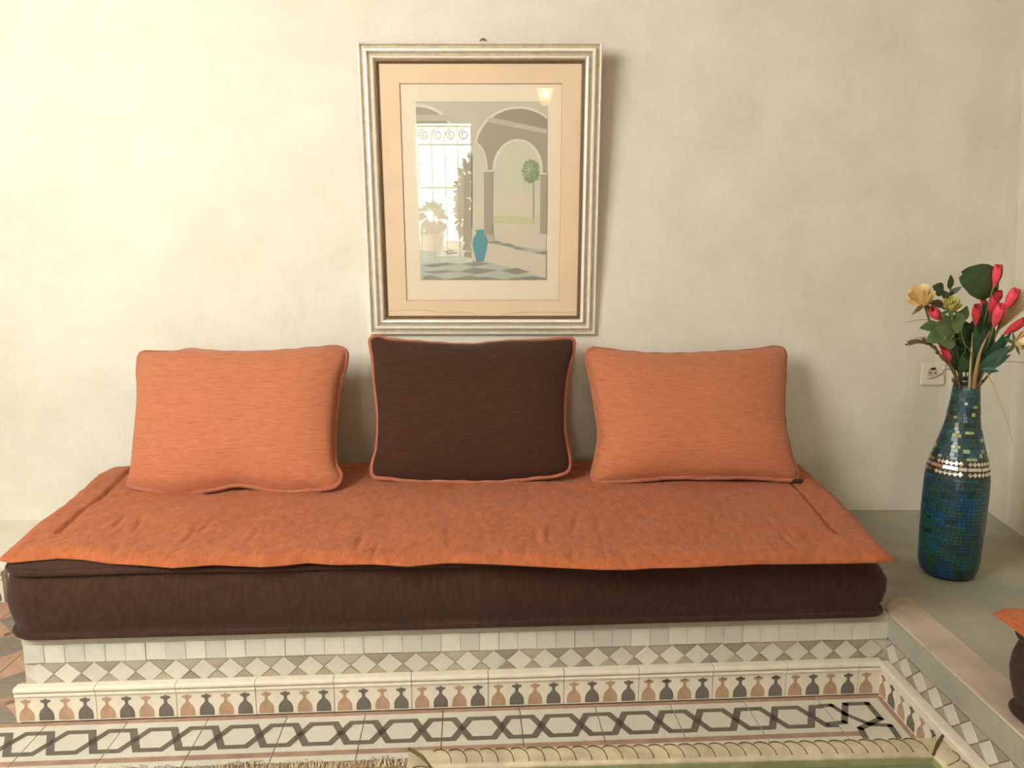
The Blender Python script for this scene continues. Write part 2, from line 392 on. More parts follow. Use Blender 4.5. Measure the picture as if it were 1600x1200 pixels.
# ================================================================ BASEBOARDS (moulded cap + bottle motif tiles)
BH = .090; BD = .020
def bottle_pts(cx, hgt=.058, wd=.0355):
    k = wd/2; h = hgt
    half = [(k, 0), (k*1.02, .008), (k, .0145), (k*.9, .0205), (k*.68, .0265), (k*.40, .031), (k*.23, .0345), (k*.20, .040), (k*.30, .0435), (k*.68, .0465), (k*.66, .0515), (k*.30, .0495), (k*.26, .0535), (k*.10, .052), (0, .0565)]
    s = h/.0555
    r = [(cx + x, z*s) for x, z in half]; l = [(cx - x, z*s) for x, z in half[-2::-1]]
    return r + l
def baseboard_mesh(L, n=4, first=0, x0=None):
    mb = MB(); g = .0008
    prof_ = [(0, 0), (-BD, 0), (-BD, .064), (-BD - .003, .066), (-BD - .004, .0695), (-BD - .003, .073), (-BD + .0015, .0745), (-BD - .0035, .077), (-BD - .006, .081), (-BD - .0055, .086), (-BD - .003, .089), (-BD + .002, BH), (0, BH)]
    a = [Vector((g, y_, z)) for y_, z in prof_]; mb.prism(a[::-1], (L - 2*g, 0, 0), 0)
    for i in range(n):
        cx = (x0 if x0 is not None else .0255) + i*.0467
        P = [Vector((x, -BD - .0005, .0035 + z)) for x, z in bottle_pts(cx)]
        # body and neck as a fan from the axis
        c = len(P)//2
        for a_ in range(c):
            b_ = len(P) - 2 - a_
            q = [P[a_], P[a_ + 1], P[b_], P[(b_ + 1) % len(P)]]
            if a_ + 1 == b_: q = [P[a_], P[a_ + 1], P[(b_ + 1) % len(P)]]
            mb.poly(q, 1 + (i + first) % 2)
    return mb.mesh('baseboard_tile', [M['cream'], M['terracotta'], M['charcoal']])
bt = baseboard_mesh(T)
bb = bpy.data.objects.new('baseboard_front', MB().obox(G(-.012, .022, 0), GU*2.135, GW*.012, UP*.088).mesh('baseboard_front', M['grout'])); C.objects.link(bb); struct(bb)
for k in range(11): inst('baseboard_tile', bt, bb, G(-.0151 + k*T, BD + .004), PHI)
cl = baseboard_mesh(.062, 1, 0, .022); inst('baseboard_tile', cl, bb, G(-.0151 + 11*T, BD + .004), PHI)
RXF = .956
br = bpy.data.objects.new('baseboard_right', MB().box((RXF + .02, -.5, 0), (RXF + .03, 1.9, .088)).mesh('baseboard_right', M['grout'])); C.objects.link(br); struct(br)
ycor = 1.868
o1 = baseboard_mesh(.0934, 2, 0, .0235); inst('baseboard_tile', o1, br, (RXF + BD, ycor - .005, 0), -math.pi/2)
o2 = baseboard_mesh(T, 4, 0, .0255)
for k in range(10): inst('baseboard_tile', o2, br, (RXF + BD, ycor - .0984 - k*T, 0), -math.pi/2)
bl_ = bpy.data.objects.new('baseboard_left', MB().box((-3, 2.425, 0), (-1.72, 2.44, .088)).mesh('baseboard_left', M['grout'])); C.objects.link(bl_); struct(bl_)
bt3 = bt.copy(); 
for k in range(6):
    o = inst('baseboard_tile', bt, bl_, (-1.683 - (k + 1)*T, 2.43, 0), 0, (1, 1, 1.2))

# ================================================================ MASONRY BENCH (L-shaped, tiled riser)
M['zgrout'] = mat('pale_grout', (190, 184, 166), .9)
bench = empty('masonry_bench', (0, 2.2, 0), 'built-in L-shaped plaster bench with a tiled riser, under both mattresses', 'bench')
FA = G(.002, .030); FB = G(2.178, .030)           # riser plane, left and right
cor = Vector((.985, FA.y + (FB - FA).y*(.985 - FA.x)/(FB - FA).x, 0))
core = MB()
pl_ = [FA, cor, Vector((.985, -.5, 0)), Vector((1.70, -.5, 0)), Vector((1.70, 2.2, 0)), Vector((1.714, 2.44, 0)), Vector((1.772, BW, 0)), Vector((-1.25, BW, 0))]
core.prism(pl_, (0, 0, BT)); core.build('bench_core', M['benchtop'], bench)
MB().obox(FA - GW*.0008 + UP*.08, GU*((cor - FA).length), GW*.001, UP*.112).build('riser_mortar', M['zgrout'], bench)
MB().box((.984, -.5, .08), (.986, cor.y, .15)).build('riser_mortar', M['zgrout'], bench)
# lip of plaster above the tiles
MB().obox(FA - GW*.004 + UP*.190, GU*((cor - FA).length), GW*.03, UP*.0145).build('plaster_lip', M['zgrout'], bench)
MB().box((.978, -.5, .148), (.99, cor.y - .006, BT)).build('plaster_band', M['benchtop'], bench)
for a, b_ in ((1.985, 1.60), (1.597, 1.02), (1.017, .42), (.417, -.2)):
    e = MB(); z0, z1 = BT - .03, BT + .005
    P = [(.981, b_), (1.087, b_), (1.087, a), (1.06, a)] + ([(1.03, a - .008), (.99, a - .06)] if a > 1.9 else []) + [(.981, a - (.1 if a > 1.9 else 0))]
    e.prism([(x, y_, z0) for x, y_ in P], (0, 0, z1 - z0)); o = e.build('stone_edge', M['stone'], bench)
    md = o.modifiers.new('bevel', 'BEVEL'); md.width = .004; md.segments = 2; md.limit_method = 'ANGLE'
# tile meshes: riser plane local x along, z up, front faces -y
def slab_mesh(name, pts, m, th=.006, inset=.0013):
    mb = MB(); c = Vector((sum(p[0] for p in pts)/len(pts), 0, sum(p[1] for p in pts)/len(pts)))
    P = [Vector((p[0], 0, p[1])) for p in pts]; Q = [Vector((p.x, -th, p.z)) for p in P]
    Q = [q + (Vector((c.x, -th, c.z)) - q).normalized()*inset for q in Q]; Q2 = [Vector((p.x, -th + .0009, p.z)) for p in P]
    n = len(P); mb.poly(Q); 
    for i in range(n):
        j = (i + 1) % n; mb.poly([Q2[i], Q2[j], Q[j], Q[i]]); mb.poly([P[i], P[j], Q2[j], Q2[i]])
    me = mb.mesh(name, m); return me
g = .0003; SQ = .0483
sq = slab_mesh('square_tile', [(g, g), (SQ - g, g), (SQ - g, .048 - g), (g, .048 - g)], M['zellige'])
PD = .0655; HD = .056; zb, zt = .083, .141
h = (zt - zb)/2
dia = slab_mesh('diamond_tile', [(0, -h + g), (PD/2 - g, 0), (0, h - g), (-PD/2 + g, 0)], M['diamond'])
tru = slab_mesh('triangle_tile', [(0, -h + g*1.5 + .001), (PD/2 - g*1.5 - .001, -g), (-PD/2 + g*1.5 + .001, -g)], M['triangle'])   # hangs from the top line
trd = slab_mesh('triangle_tile', [(0, h - g*1.5 - .001), (-PD/2 + g*1.5 + .001, g), (PD/2 - g*1.5 - .001, g)], M['triangle'])
LR = (cor - FA).length
ns = int(LR/SQ)
for k in range(ns + 1):
    x = k*SQ + .003
    if x + SQ > LR + .02: break
    o = inst('square_tile', sq, bench, FA + GU*x + UP*(.1415 + R.uniform(-.0006, .0006)) + GW*R.uniform(-.001, .0008), PHI, None if x + SQ <= LR else ((LR - x)/SQ, 1, 1))
nd = int(LR/PD)
for k in range(nd + 1):
    x = .0365 + k*PD
    if x < LR - PD*.4: inst('diamond_tile', dia, bench, FA + GU*x + UP*((zt + zb)/2) + GW*R.uniform(-.0006, .0006), PHI)
    xt = x + PD/2
    if xt < LR - .03:
        inst('triangle_tile', tru, bench, FA + GU*xt + UP*zt + GW*R.uniform(-.0006, .0006), PHI)
        inst('triangle_tile', trd, bench, FA + GU*xt + UP*zb + GW*R.uniform(-.0006, .0006), PHI)
hf = slab_mesh('triangle_tile', [(0, -h + g), (0, h - g), (-PD/2 + g, 0)], M['diamond'])
for k in range(26):
    yy = cor.y - .034 - k*PD*1.03
    inst('diamond_tile', dia, bench, (.985, yy, (zt + zb)/2), -math.pi/2)
    inst('triangle_tile', tru, bench, (.985, yy + PD*.515, zt), -math.pi/2)
    inst('triangle_tile', trd, bench, (.985, yy + PD*.515, zb), -math.pi/2)

# ================================================================ MATTRESSES
def mattress(name, A, u, v, Lu, Lv, zt_, label, rc=.055, taper=0):
    """A = front-left bottom corner (world), u,v unit dirs, sizes; rounded, piped box cushion"""
    t = empty(name, A, label, 'mattress')
    hh = zt_ - A.z
    prof_ = [(-.05, 0), (-.012, .001), (-.002, .006), (.002, .014), (-.001, .022), (-.0045, .026), (.004, .04), (.011, .07), (.014, .1), (.011, .125), (.003, hh - .034), (-.0045, hh - .027), (-.001, hh - .022), (.003, hh - .014), (0, hh - .006), (-.01, hh - .001), (-.06, hh + .001)]
    nc = 8
    def outline(off):
        P = []
        for cx, cy, a0 in ((Lu - rc, rc, -90), (Lu - rc, Lv - rc, 0), (rc, Lv - rc, 90), (rc, rc, 180)):
            for i in range(nc + 1):
                a = math.radians(a0 + 90*i/nc); r = rc + off
                P.append((cx + r*math.cos(a), cy + r*math.sin(a)))
        # densify the long sides
        Q = []
        for i in range(len(P)):
            a = Vector(P[i]); b_ = Vector(P[(i + 1) % len(P)]); k = max(1, int((b_ - a).length/.06))
            Q += [a.lerp(b_, j/k) for j in range(k)]
        return Q
    def tap(q, z):
        q = Vector(q); q.x -= taper*max(0, (q.x - Lu + .25)/.25)*max(0, (z - .09)/(hh - .09)); return q
    base = outline(0); nb = len(base); rows = []
    # same sampling for each ring: offset along ring normals
    nrm = [(((base[(i + 1) % nb] - base[i - 1])).normalized()) for i in range(nb)]; nrm = [Vector((q.y, -q.x)) for q in nrm]
    for off, z in prof_:
        row = []
        for i in range(nb):
            q = base[i] + nrm[i]*off
            wob = .004*noise.noise(Vector((q.x*3, q.y*3, z*6 + A.x))) if .02 < z < hh - .02 else .003*noise.noise(Vector((q.x*2.2, q.y*2.2, 3)))
            q = q + nrm[i]*wob
            q = tap(q, z)
            row.append(A + u*q.x + v*q.y + UP*(z + (.002*noise.noise(Vector((q.x*4, q.y*4, 9))) if z > .02 else 0)))
        rows.append(row)
    mb = MB(); mb.grid(rows, True); mb.poly(rows[-1]); mb.poly(rows[0][::-1])
    mb.build('mattress_body', M['brown'], t, smooth=True)
    for z, off in ((.0135, .0025), (hh - .0135, .0035)):
        ring = [A + u*tap(base[i] + nrm[i]*(off + .003*noise.noise(Vector((base[i].x*2.2, base[i].y*2.2, 3)))), z).x + v*(base[i] + nrm[i]*off).y + UP*(z + (.002*noise.noise(Vector((base[i].x*4, base[i].y*4, 9))) if z > .02 else 0)) for i in range(nb)]
        MB().tube(ring, .0065, 6, True).build('piping', M['brown'], t, smooth=True)
    return t
A1 = Vector((-1.212, 1.733, BT + .001))
mattress('floor_mattress', A1, GU, (GW - GU*.18).normalized(), 2.192, .84, .394, 'long dark brown velour mattress lying on the tiled bench under the picture', .065, .05)
A2 = Vector((1.003, .30, BT + .0065))
mattress('floor_mattress', A2, Vector((1, 0, 0)), Vector((0, 1, 0)), .66, 1.16, .394, 'dark brown mattress end at the right edge, on the right-hand bench')

# ---- toppers
def resample(P, n):
    d = [0]
    for a, b_ in zip(P[:-1], P[1:]): d.append(d[-1] + (b_ - a).length)
    out = []; k = 0
    for i in range(n + 1):
        t = d[-1]*i/n
        while k < len(P) - 2 and d[k + 1] < t: k += 1
        f = (t - d[k])/max(1e-9, d[k + 1] - d[k]); out.append(P[k].lerp(P[k + 1], min(1, max(0, f))))
    return out
def coons(bot, top_, left, right, nu, nv):
    b_, t_, l_, r_ = resample(bot, nu), resample(top_, nu), resample(left, nv), resample(right, nv); rows = []
    for j in range(nv + 1):
        v = j/nv; row = []
        for i in range(nu + 1):
            u_ = i/nu
            p = b_[i]*(1 - v) + t_[i]*v + l_[j]*(1 - u_) + r_[j]*u_ - (b_[0]*(1 - u_)*(1 - v) + b_[nu]*u_*(1 - v) + t_[0]*(1 - u_)*v + t_[nu]*u_*v)
            row.append(p)
        rows.append(row)
    return rows
ZT = .3975
front_px = [(-3, 876), (16, 880), (47, 877), (92, 873), (130, 875), (170, 881), (225, 884), (270, 888), (334, 883), (411, 886.5), (444, 884), (482, 880), (522, 883), (582, 882), (636, 885.5), (700, 880), (771, 882), (866, 887), (937, 890.5), (985, 890.5), (1020, 888), (1080, 887), (1121, 884.6), (1176, 882), (1322, 880.7), (1385, 879), (1402, 875)]
left_px = [(-3, 866), (56, 815), (106, 781), (150, 741), (166, 731)]
back_px = [(166, 731), (187, 727), (400, 723), (560, 722), (900, 719), (1238, 721)]
right_px = [(1402, 872), (1397, 868), (1368, 840), (1335, 801), (1290, 758), (1254, 726), (1238, 721)]
fr = [at_z(x, y_, ZT) for x, y_ in front_px]; lf = [at_z(x, y_, ZT + .012) for x, y_ in left_px]; bk = [at_z(x, y_, ZT + .012) for x, y_ in back_px]; rt = [at_z(x, y_, ZT + .012) for x, y_ in right_px]
for L_ in (lf, bk, rt):
    for p in L_: p.z = ZT; p.y = min(p.y, BW - .03)
lf[0] = fr[0].copy(); rt[0] = fr[-1].copy()
def topper(name, fr, bk, lf, rt, nu, nv, th, label, seed, bumps=True):
    rows = coons(fr, bk, lf, rt, nu, nv); mb = MB(); topr = []
    W_ = (fr[-1] - fr[0]).length; D_ = (lf[-1] - lf[0]).length
    R2 = random.Random(seed)
    creases = [(R2.uniform(.08, .92), R2.uniform(.02, .3), R2.uniform(.05, .12), R2.uniform(-.4, .4), R2.uniform(.004, .009)) for _ in range(26)] if bumps else []
    tufts = [(.1 + .16*i + (.08 if j else 0), .36 + .26*j) for i in range(6) for j in range(2)] if bumps else []
    for j, row in enumerate(rows):
        tr = []; v = j/nv
        for i, p in enumerate(row):
            u_ = i/nu
            du = min(u_, 1 - u_)*W_; dv = v*D_; db = (1 - v)*D_
            e = min(du, dv, db)
            rise = th*min(1, (max(e, 0)/.035))**.5
            gl = math.exp(-((du - .10)/.0055)**2)*(1 if v > .16 else 0) + math.exp(-((db - .10)/.0055)**2)*(1 if du > .09 else 0)
            z = rise - .013*gl*min(1, e/.02)
            z += .006*noise.noise(Vector((p.x*5, p.y*6, seed))) + .0035*noise.noise(Vector((p.x*17, p.y*14, seed + 4))) + .0018*noise.noise(Vector((p.x*45, p.y*30, seed + 7)))
            for cu, cv, cl_, sl, dp in creases:
                if abs(v - cv) < cl_: 
                    dd = (u_ - cu - sl*(v - cv)*.15)*W_
                    z -= dp*math.exp(-(dd/.006)**2)*(1 - abs(v - cv)/cl_)
            for cu, cv in tufts:
                rr = ((u_ - cu)*W_)**2 + ((v - cv)*D_)**2
                z -= .007*math.exp(-rr/.0011)
            if e <= 0: z = max(z, .002)
            tr.append(p + UP*max(z, .0015))
        topr.append(tr)
    mb.grid(topr); 
    low = [[p.copy() for p in r] for r in rows]
    mb.grid([r[::-1] for r in low])
    ring = lambda g_: g_[0] + [r[-1] for r in g_[1:]] + g_[-1][-2::-1] + [r[0] for r in g_[-2:0:-1]]
    a, b_ = ring(topr), ring(low); mb.grid([a + [a[0]], b_ + [b_[0]]])
    o = mb.build(name, M['topper'], None, smooth=True, loc=rows[0][nu//2])
    return tag(o, label, 'mattress topper')
topper('mattress_topper', fr, bk, lf, rt, 400, 130, .020, 'wide rust orange plush topper spread over the long brown mattress', 3)
P2 = [Vector((.975, .30, .3965)), Vector((1.68, .30, .3965)), Vector((1.685, 1.50, .3965)), Vector((.985, 1.485, .3965))]
def seg(a, b_, n=12): return [a.lerp(b_, i/n) + Vector((0, .006*noise.noise(Vector((i*.9, a.x*3, 1))), 0)) for i in range(n + 1)]
topper('mattress_topper', seg(P2[0], P2[1]), [P2[3], Vector((1.02, 1.50, .3965))] + seg(P2[3].lerp(P2[2], .15), P2[2]), seg(P2[0], P2[3]), seg(P2[1], P2[2]), 40, 70, .022, 'small corner of rust orange topper at the right edge of the photo', 5, False)

# ================================================================ CUSHIONS
def cushion(name, px, corners, yb, zb_, lean, T_, m, mp, label, fold=None):
    n = Vector((0, -math.cos(lean), math.sin(lean))); p0 = Vector((0, yb, zb_))
    S_ = 4; K = len(px); fine_px = []
    for i in range(K):                              # Catmull-Rom through the outline points
        q0, q1, q2, q3 = (Vector(px[(i + k_) % K]) for k_ in (-1, 0, 1, 2))
        for k_ in range(S_):
            t = k_/S_; fine_px.append(.5*((2*q1) + (q2 - q0)*t + (2*q0 - 5*q1 + 4*q2 - q3)*t*t + (3*q1 - q0 - 3*q2 + q3)*t**3))
    P = [at_plane(q.x, q.y, p0, n) for q in fine_px]
    corners = [k_*S_ for k_ in corners]
    a, b_, c, d = corners                          # indices TL,TR,BR,BL walking clockwise
    N_ = len(P); cyc = lambda i, j: [P[k % N_] for k in range(i, (j if j >= i else j + N_) + 1)]
    top_, right, bot, left = cyc(a, b_), cyc(b_, c)[::-1], cyc(c, d)[::-1], cyc(d, a + N_ if a < d else a)
    nu, nv = 56, 40
    rows = coons(bot, top_, left, right, nu, nv); mb = MB(); F = []; B = []
    sd = P[0].x*10
    for j, r in enumerate(rows):
        f, bb_ = [], []
        for i, p in enumerate(r):
            u_, v = i/nu, j/nv; su = abs(2*u_ - 1); sv = abs(2*v - 1)
            t = T_*((1 - su**3.2)*(1 - sv**3.0))**.52
            ed = min(1, (1 - max(su, sv))*7)
            wr = ed*(.005*noise.noise(Vector((p.x*5 + sd, p.z*7, 0))) + .003*noise.noise(Vector((p.x*14 + sd, p.z*18, 2))))
            # pulled wrinkles radiating from the corners
            for cu, cv in ((0, 0), (1, 0), (0, 1), (1, 1)):
                dd = math.hypot((u_ - cu)*1.5, v - cv)
                if .02 < dd < .34: wr += ed*.004*math.sin(math.atan2((v - cv), (u_ - cu)*1.5)*13 + sd)*(1 - dd/.34)
            f.append(p + n*(t*.56 + wr)); bb_.append(p - n*(t*.44 + wr*.4))
        F.append(f); B.append(bb_)
    base = (bot[0] + bot[-1])/2
    root = empty(name, base, label, 'cushion')
    mb.grid(F); mb.grid([r[::-1] for r in B]); o = mb.build('cushion_body', m, root, smooth=True)
    ring = resample(P + [P[0]], 260)[:-1]
    ring = [p + n*.002*math.sin(i*.7) for i, p in enumerate(ring)]
    MB().tube(ring, .0078, 7, True).build('piping', mp, root, smooth=True)['label'] = 'orange corded edge'
    return root, P, n
z1 = lambda pts, ox, oy, s: [(ox + x/s, oy + y_/s) for x, y_ in pts]
LC = z1([(112, 165), (160, 125), (300, 130), (450, 112), (600, 125), (850, 130), (1100, 115), (1300, 97), (1400, 95), (1443, 130), (1430, 230), (1400, 330), (1385, 450), (1368, 600), (1365, 750), (1375, 850), (1408, 915), (1370, 985), (1250, 1005), (1050, 1018), (900, 1000), (760, 975), (600, 1003), (450, 1028), (300, 1026), (200, 1012), (60, 985), (45, 960), (75, 850), (100, 650), (115, 450), (108, 300)], 190, 520, 4.103)
MC = z1([(82, 105), (110, 75), (150, 72), (220, 95), (400, 110), (600, 125), (800, 130), (1000, 110), (1250, 100), (1420, 88), (1480, 88), (1495, 110), (1485, 200), (1455, 310), (1440, 420), (1430, 560), (1430, 700), (1445, 820), (1465, 920), (1463, 985), (1430, 1020), (1340, 1042), (1200, 1055), (1000, 1075), (800, 1080), (600, 1075), (400, 1075), (250, 1060), (125, 1048), (97, 1015), (105, 930), (130, 850), (140, 700), (135, 560), (115, 400), (105, 250)], 560, 510, 4.444)
RC = z1([(68, 140), (90, 112), (130, 102), (250, 118), (450, 138), (700, 140), (900, 130), (1100, 118), (1230, 100), (1290, 95), (1337, 125), (1335, 300), (1327, 450), (1335, 600), (1360, 720), (1390, 830), (1420, 900), (1400, 945), (1250, 937), (1050, 925), (850, 930), (620, 925), (420, 945), (250, 955), (150, 962), (115, 940), (108, 890), (130, 800), (150, 650), (130, 500), (110, 370), (85, 260)], 900, 520, 4.103)
lc, _, _ = cushion('throw_cushion', LC, (0, 9, 16, 27), 2.285, .422, math.radians(37), .17, M['cushion'], M['piping'], 'left orange cushion with a tucked lower left corner, on the topper')
cushion('throw_cushion', MC, (0, 11, 20, 29), 2.385, .422, math.radians(32), .16, M['browncush'], M['piping'], 'dark brown middle cushion with orange piping, below the picture')
rc_, PR, nR = cushion('throw_cushion', RC, (0, 10, 17, 25), 2.38, .422, math.radians(33), .17, M['cushion'], M['piping'], 'right orange cushion with a small dark tag at its lower right corner')
tp = PR[17*4]
tg = MB(); tg.obox(tp + Vector((-.012, -.012, -.006)), (.03, 0, -.002), (0, -.012, .008), (.002, 0, .010)); tg.build('care_tag', M['tag'], rc_)

# ================================================================ PICTURE
pr0 = Vector((-.1055, 2.742, .8599)); lean = math.atan2(.09, .97)
fu = Vector((1, 0, 0)); fv = Vector((0, -math.sin(lean), math.cos(lean))); fn = Vector((0, -math.cos(lean), -math.sin(lean)))
PW, PH = .806, .974
pic = empty('framed_print', pr0, 'large silver framed arcade print hanging on the plaster wall', 'picture')
def FP(u_, v, w_): return pr0 + fu*u_ + fv*v + fn*w_
D0 = -.030   # depth of frame back relative to the face plane origin
prof_f = [(0, -.028), (0, -.004), (.002, .001), (.005, .003), (.008, .001), (.0095, -.006), (.0125, -.009), (.0195, -.006), (.0205, -.001), (.0235, .005), (.028, .0055), (.0315, .001), (.033, -.006), (.036, -.010), (.0425, -.007), (.0435, -.001), (.0465, .004), (.050, .003), (.0535, -.005), (.0545, -.012), (.0545, -.028)]
RIDGE = [(0, .0082), (.0198, .032), (.043, .054)]
def rail(a, b_, inward):
    mb = MB(); rows = []
    a = Vector(a); b_ = Vector(b_); d = (b_ - a).normalized(); inn = Vector(inward)
    for dd, hh in prof_f:
        p = a + d*dd + inn*dd; q = b_ - d*dd + inn*dd
        rows.append([FP(p.x, p.y, hh), FP(q.x, q.y, hh)])
    mb.grid(rows)
    for k in range(len(prof_f) - 1):
        mid = (prof_f[k][0] + prof_f[k + 1][0])/2; mb.m[k] = 0 if any(a_ <= mid <= b2 for a_, b2 in RIDGE) else 1
    return mb
cs = [(-PW/2, 0), (PW/2, 0), (PW/2, PH), (-PW/2, PH)]
for i, inn in enumerate([(0, 1), (-1, 0), (0, -1), (1, 0)]):
    rail(cs[i], cs[(i + 1) % 4], inn).build('frame_rail', [M['silver'], M['gilt']], pic, auto=50)
# dark slip with beading
s0 = .0545; s1_ = .066
def ringband(mb, a, b_, wa, wb, m=0):
    A_ = [(-PW/2 + a, a), (PW/2 - a, a), (PW/2 - a, PH - a), (-PW/2 + a, PH - a)]; B_ = [(-PW/2 + b_, b_), (PW/2 - b_, b_), (PW/2 - b_, PH - b_), (-PW/2 + b_, PH - b_)]
    for i in range(4):
        j = (i + 1) % 4; mb.poly([FP(*A_[i], wa), FP(*A_[j], wa), FP(*B_[j], wb), FP(*B_[i], wb)], m)
sl = MB(); ringband(sl, s0 - .001, s0 + .004, -.010, -.010); ringband(sl, s0 + .004, s1_, -.010, -.0165); sl.build('frame_slip', M['slip'], pic)
be = MB(); st = .0072
for side in range(4):
    L_ = PH if side % 2 else PW; nb = int((L_ - 2*s0)/st)
    for k in range(nb):
        t = -L_/2 + s0 + (k + .5)*(L_ - 2*s0)/nb; o_ = s0 + .007
        c = {0: (t, o_), 1: (PW/2 - o_, t + PH/2), 2: (t, PH - o_), 3: (-PW/2 + o_, t + PH/2)}[side]; r_ = .0024
        be.add([FP(c[0] - r_, c[1] - r_, -.0135), FP(c[0] + r_, c[1] - r_, -.0135), FP(c[0] + r_, c[1] + r_, -.0135), FP(c[0] - r_, c[1] + r_, -.0135), FP(c[0], c[1], -.0085)], [[0, 1, 4], [1, 2, 4], [2, 3, 4], [3, 0, 4]])
be.build('beading', M['bead'], pic)['kind'] = 'stuff'
def fpx(x, y_):   # photograph point -> frame plane coordinates
    p = at_plane(x, y_, FP(0, 0, -.020), fn) - pr0; return (p.dot(fu), p.dot(fv))
win = [fpx(636.5, 470), fpx(875, 469), fpx(878, 130), fpx(622, 130)]
u0 = (win[0][0] + win[3][0])/2; u1 = (win[1][0] + win[2][0])/2; v0_ = (win[0][1] + win[1][1])/2; v1_ = (win[2][1] + win[3][1])/2
mt = MB(); a = s1_ - .004
o4 = [(-PW/2 + a, a), (PW/2 - a, a), (PW/2 - a, PH - a), (-PW/2 + a, PH - a)]; i4 = [(u0, v0_), (u1, v0_), (u1, v1_), (u0, v1_)]
j4 = [(u0 + .0022, v0_ + .0022), (u1 - .0022, v0_ + .0022), (u1 - .0022, v1_ - .0022), (u0 + .0022, v1_ - .0022)]
for i in range(4):
    j = (i + 1) % 4
    mt.poly([FP(*o4[i], -.0185), FP(*o4[j], -.0185), FP(*i4[j], -.0185), FP(*i4[i], -.0185)], 0)
    mt.poly([FP(*i4[i], -.0185), FP(*i4[j], -.0185), FP(*j4[j], -.021), FP(*j4[i], -.021)], 1)
wav = [(588, 489), (610, 486), (640, 484), (665, 484.5), (690, 488.5), (712, 487), (735, 488), (752, 496), (765, 498), (790, 490), (812, 488), (845, 487.5), (880, 488), (908, 487)]
for (x0, y0), (x1, y1) in zip(wav[:-1], wav[1:]):
    p, q = fpx(x0, y0), fpx(x1, y1); mt.poly([FP(p[0], p[1] - .0016, -.0184), FP(q[0], q[1] - .0016, -.0184), FP(q[0], q[1] + .0012, -.0184), FP(p[0], p[1] + .0012, -.0184)], 2)
mt.build('mount', [M['mat'], M['bevel'], M['stain']], pic)
# the print: flat printed shapes
q4 = [fpx(657, 437), fpx(853.5, 436), fpx(855, 158), fpx(649.5, 158)]
pu0 = (q4[0][0] + q4[3][0])/2; pu1 = (q4[1][0] + q4[2][0])/2; pv0 = (q4[0][1] + q4[1][1])/2; pv1 = (q4[2][1] + q4[3][1])/2
art_cols = {'paper': (238, 224, 196), 'wall': (184, 183, 164), 'hall': (142, 136, 118), 'ceil': (128, 124, 106), 'rimlight': (218, 214, 194), 'sky': (196, 200, 176), 'haze': (206, 200, 176), 'lawn': (184, 190, 140), 'sand': (204, 196, 176), 'pillar': (172, 167, 148), 'shade': (146, 139, 121), 'tdark': (116, 118, 104), 'tlight': (164, 178, 166), 'vase': (84, 148, 160), 'vaselight': (184, 190, 166), 'tree': (112, 142, 92), 'treedark': (92, 124, 76), 'trunk': (130, 128, 98), 'beam': (178, 174, 154)}
an = list(art_cols); art = MB(); lay = [0]
def apt(x, y_):
    v = (1148 - y_)/1076; xl = 72 + 33*(y_ - 72)/1076; xr = 868 - 2*(y_ - 72)/1076; u_ = (x - xl)/(xr - xl)
    return pu0 + (pu1 - pu0)*min(1, max(0, u_)), pv0 + (pv1 - pv0)*min(1, max(0, v))
def ap(col, pts):
    lay[0] += 1; art.poly([FP(*apt(*p), -.0228 + .00003*lay[0]) for p in pts][::-1], an.index(col))
def arc(cx, cy, rx, ry, a0, a1, n=24): return [(cx + rx*math.cos(math.radians(a0 + (a1 - a0)*i/n)), cy - ry*math.sin(math.radians(a0 + (a1 - a0)*i/n))) for i in range(n + 1)]
art.poly([FP(u0 - .01, v0_ - .01, -.0235), FP(u1 + .01, v0_ - .01, -.0235), FP(u1 + .01, v1_ + .01, -.0235), FP(u0 - .01, v1_ + .01, -.0235)], 0)
ap('wall', [(72, 72), (868, 72), (866, 1148), (105, 1148)])
# left arch and what lies beyond it
ap('rimlight', [(72, 960)] + [(330, 960), (330, 300)] + arc(80, 300, 235, 215, 0, 90)[1:] + [(72, 85)])
ap('hall', [(72, 960), (322, 960), (322, 310)] + arc(80, 310, 222, 205, 0, 90)[1:] + [(72, 105)])
ap('beam', [(75, 150), (300, 150), (315, 185), (75, 185)])
ap('sky', [(80, 215), (322, 215), (340, 700), (95, 700)])
ap('haze', [(95, 700), (335, 700), (335, 780), (95, 780)])
ap('sand', [(95, 770), (335, 770), (335, 1000), (100, 1000)])
ap('trunk', [(297, 570), (303, 570), (304, 730), (298, 730)])
for k in range(34):
    a = k*2.4; r_ = 4 + 28*(k/34)**.5; ap('tree' if k % 3 else 'treedark', arc(292 + r_*math.cos(a), 545 + r_*.9*math.sin(a), 8, 4, 0, 330, 6))
# right big arch
ap('rimlight', [(425, 1000), (425, 330)] + arc(690, 340, 265, 238, 180, 48)[0:] + [(868, 1000)])
ap('hall', [(440, 1000), (440, 340)] + arc(694, 345, 254, 230, 180, 47)[0:] + [(868, 1000)])
ap('ceil', [(548, 160)] + arc(694, 345, 254, 230, 125, 47) + [(868, 232), (555, 165)])
ap('beam', [(520, 165), (868, 235), (868, 262), (500, 190)])
ap('rimlight', [(536, 800), (536, 470)] + arc(690, 470, 152, 180, 180, 0)[1:-1] + [(842, 470), (842, 865), (700, 865)])
ap('sky', [(546, 800), (546, 480)] + arc(690, 480, 137, 178, 180, 0) + [(827, 865), (546, 865)])
ap('sky', [(418, 830), (418, 305)] + arc(420, 470, 84, 160, 75, 0) + [(500, 830)])
ap('rimlight', arc(420, 470, 88, 166, 76, 0) + arc(420, 470, 80, 158, 0, 76))
ap('haze', [(418, 690), (500, 690), (500, 830), (418, 830)])
ap('haze', [(546, 620), (827, 620), (827, 760), (546, 760)])
ap('lawn', [(546, 752), (640, 748), (795, 765), (800, 805), (546, 795)])
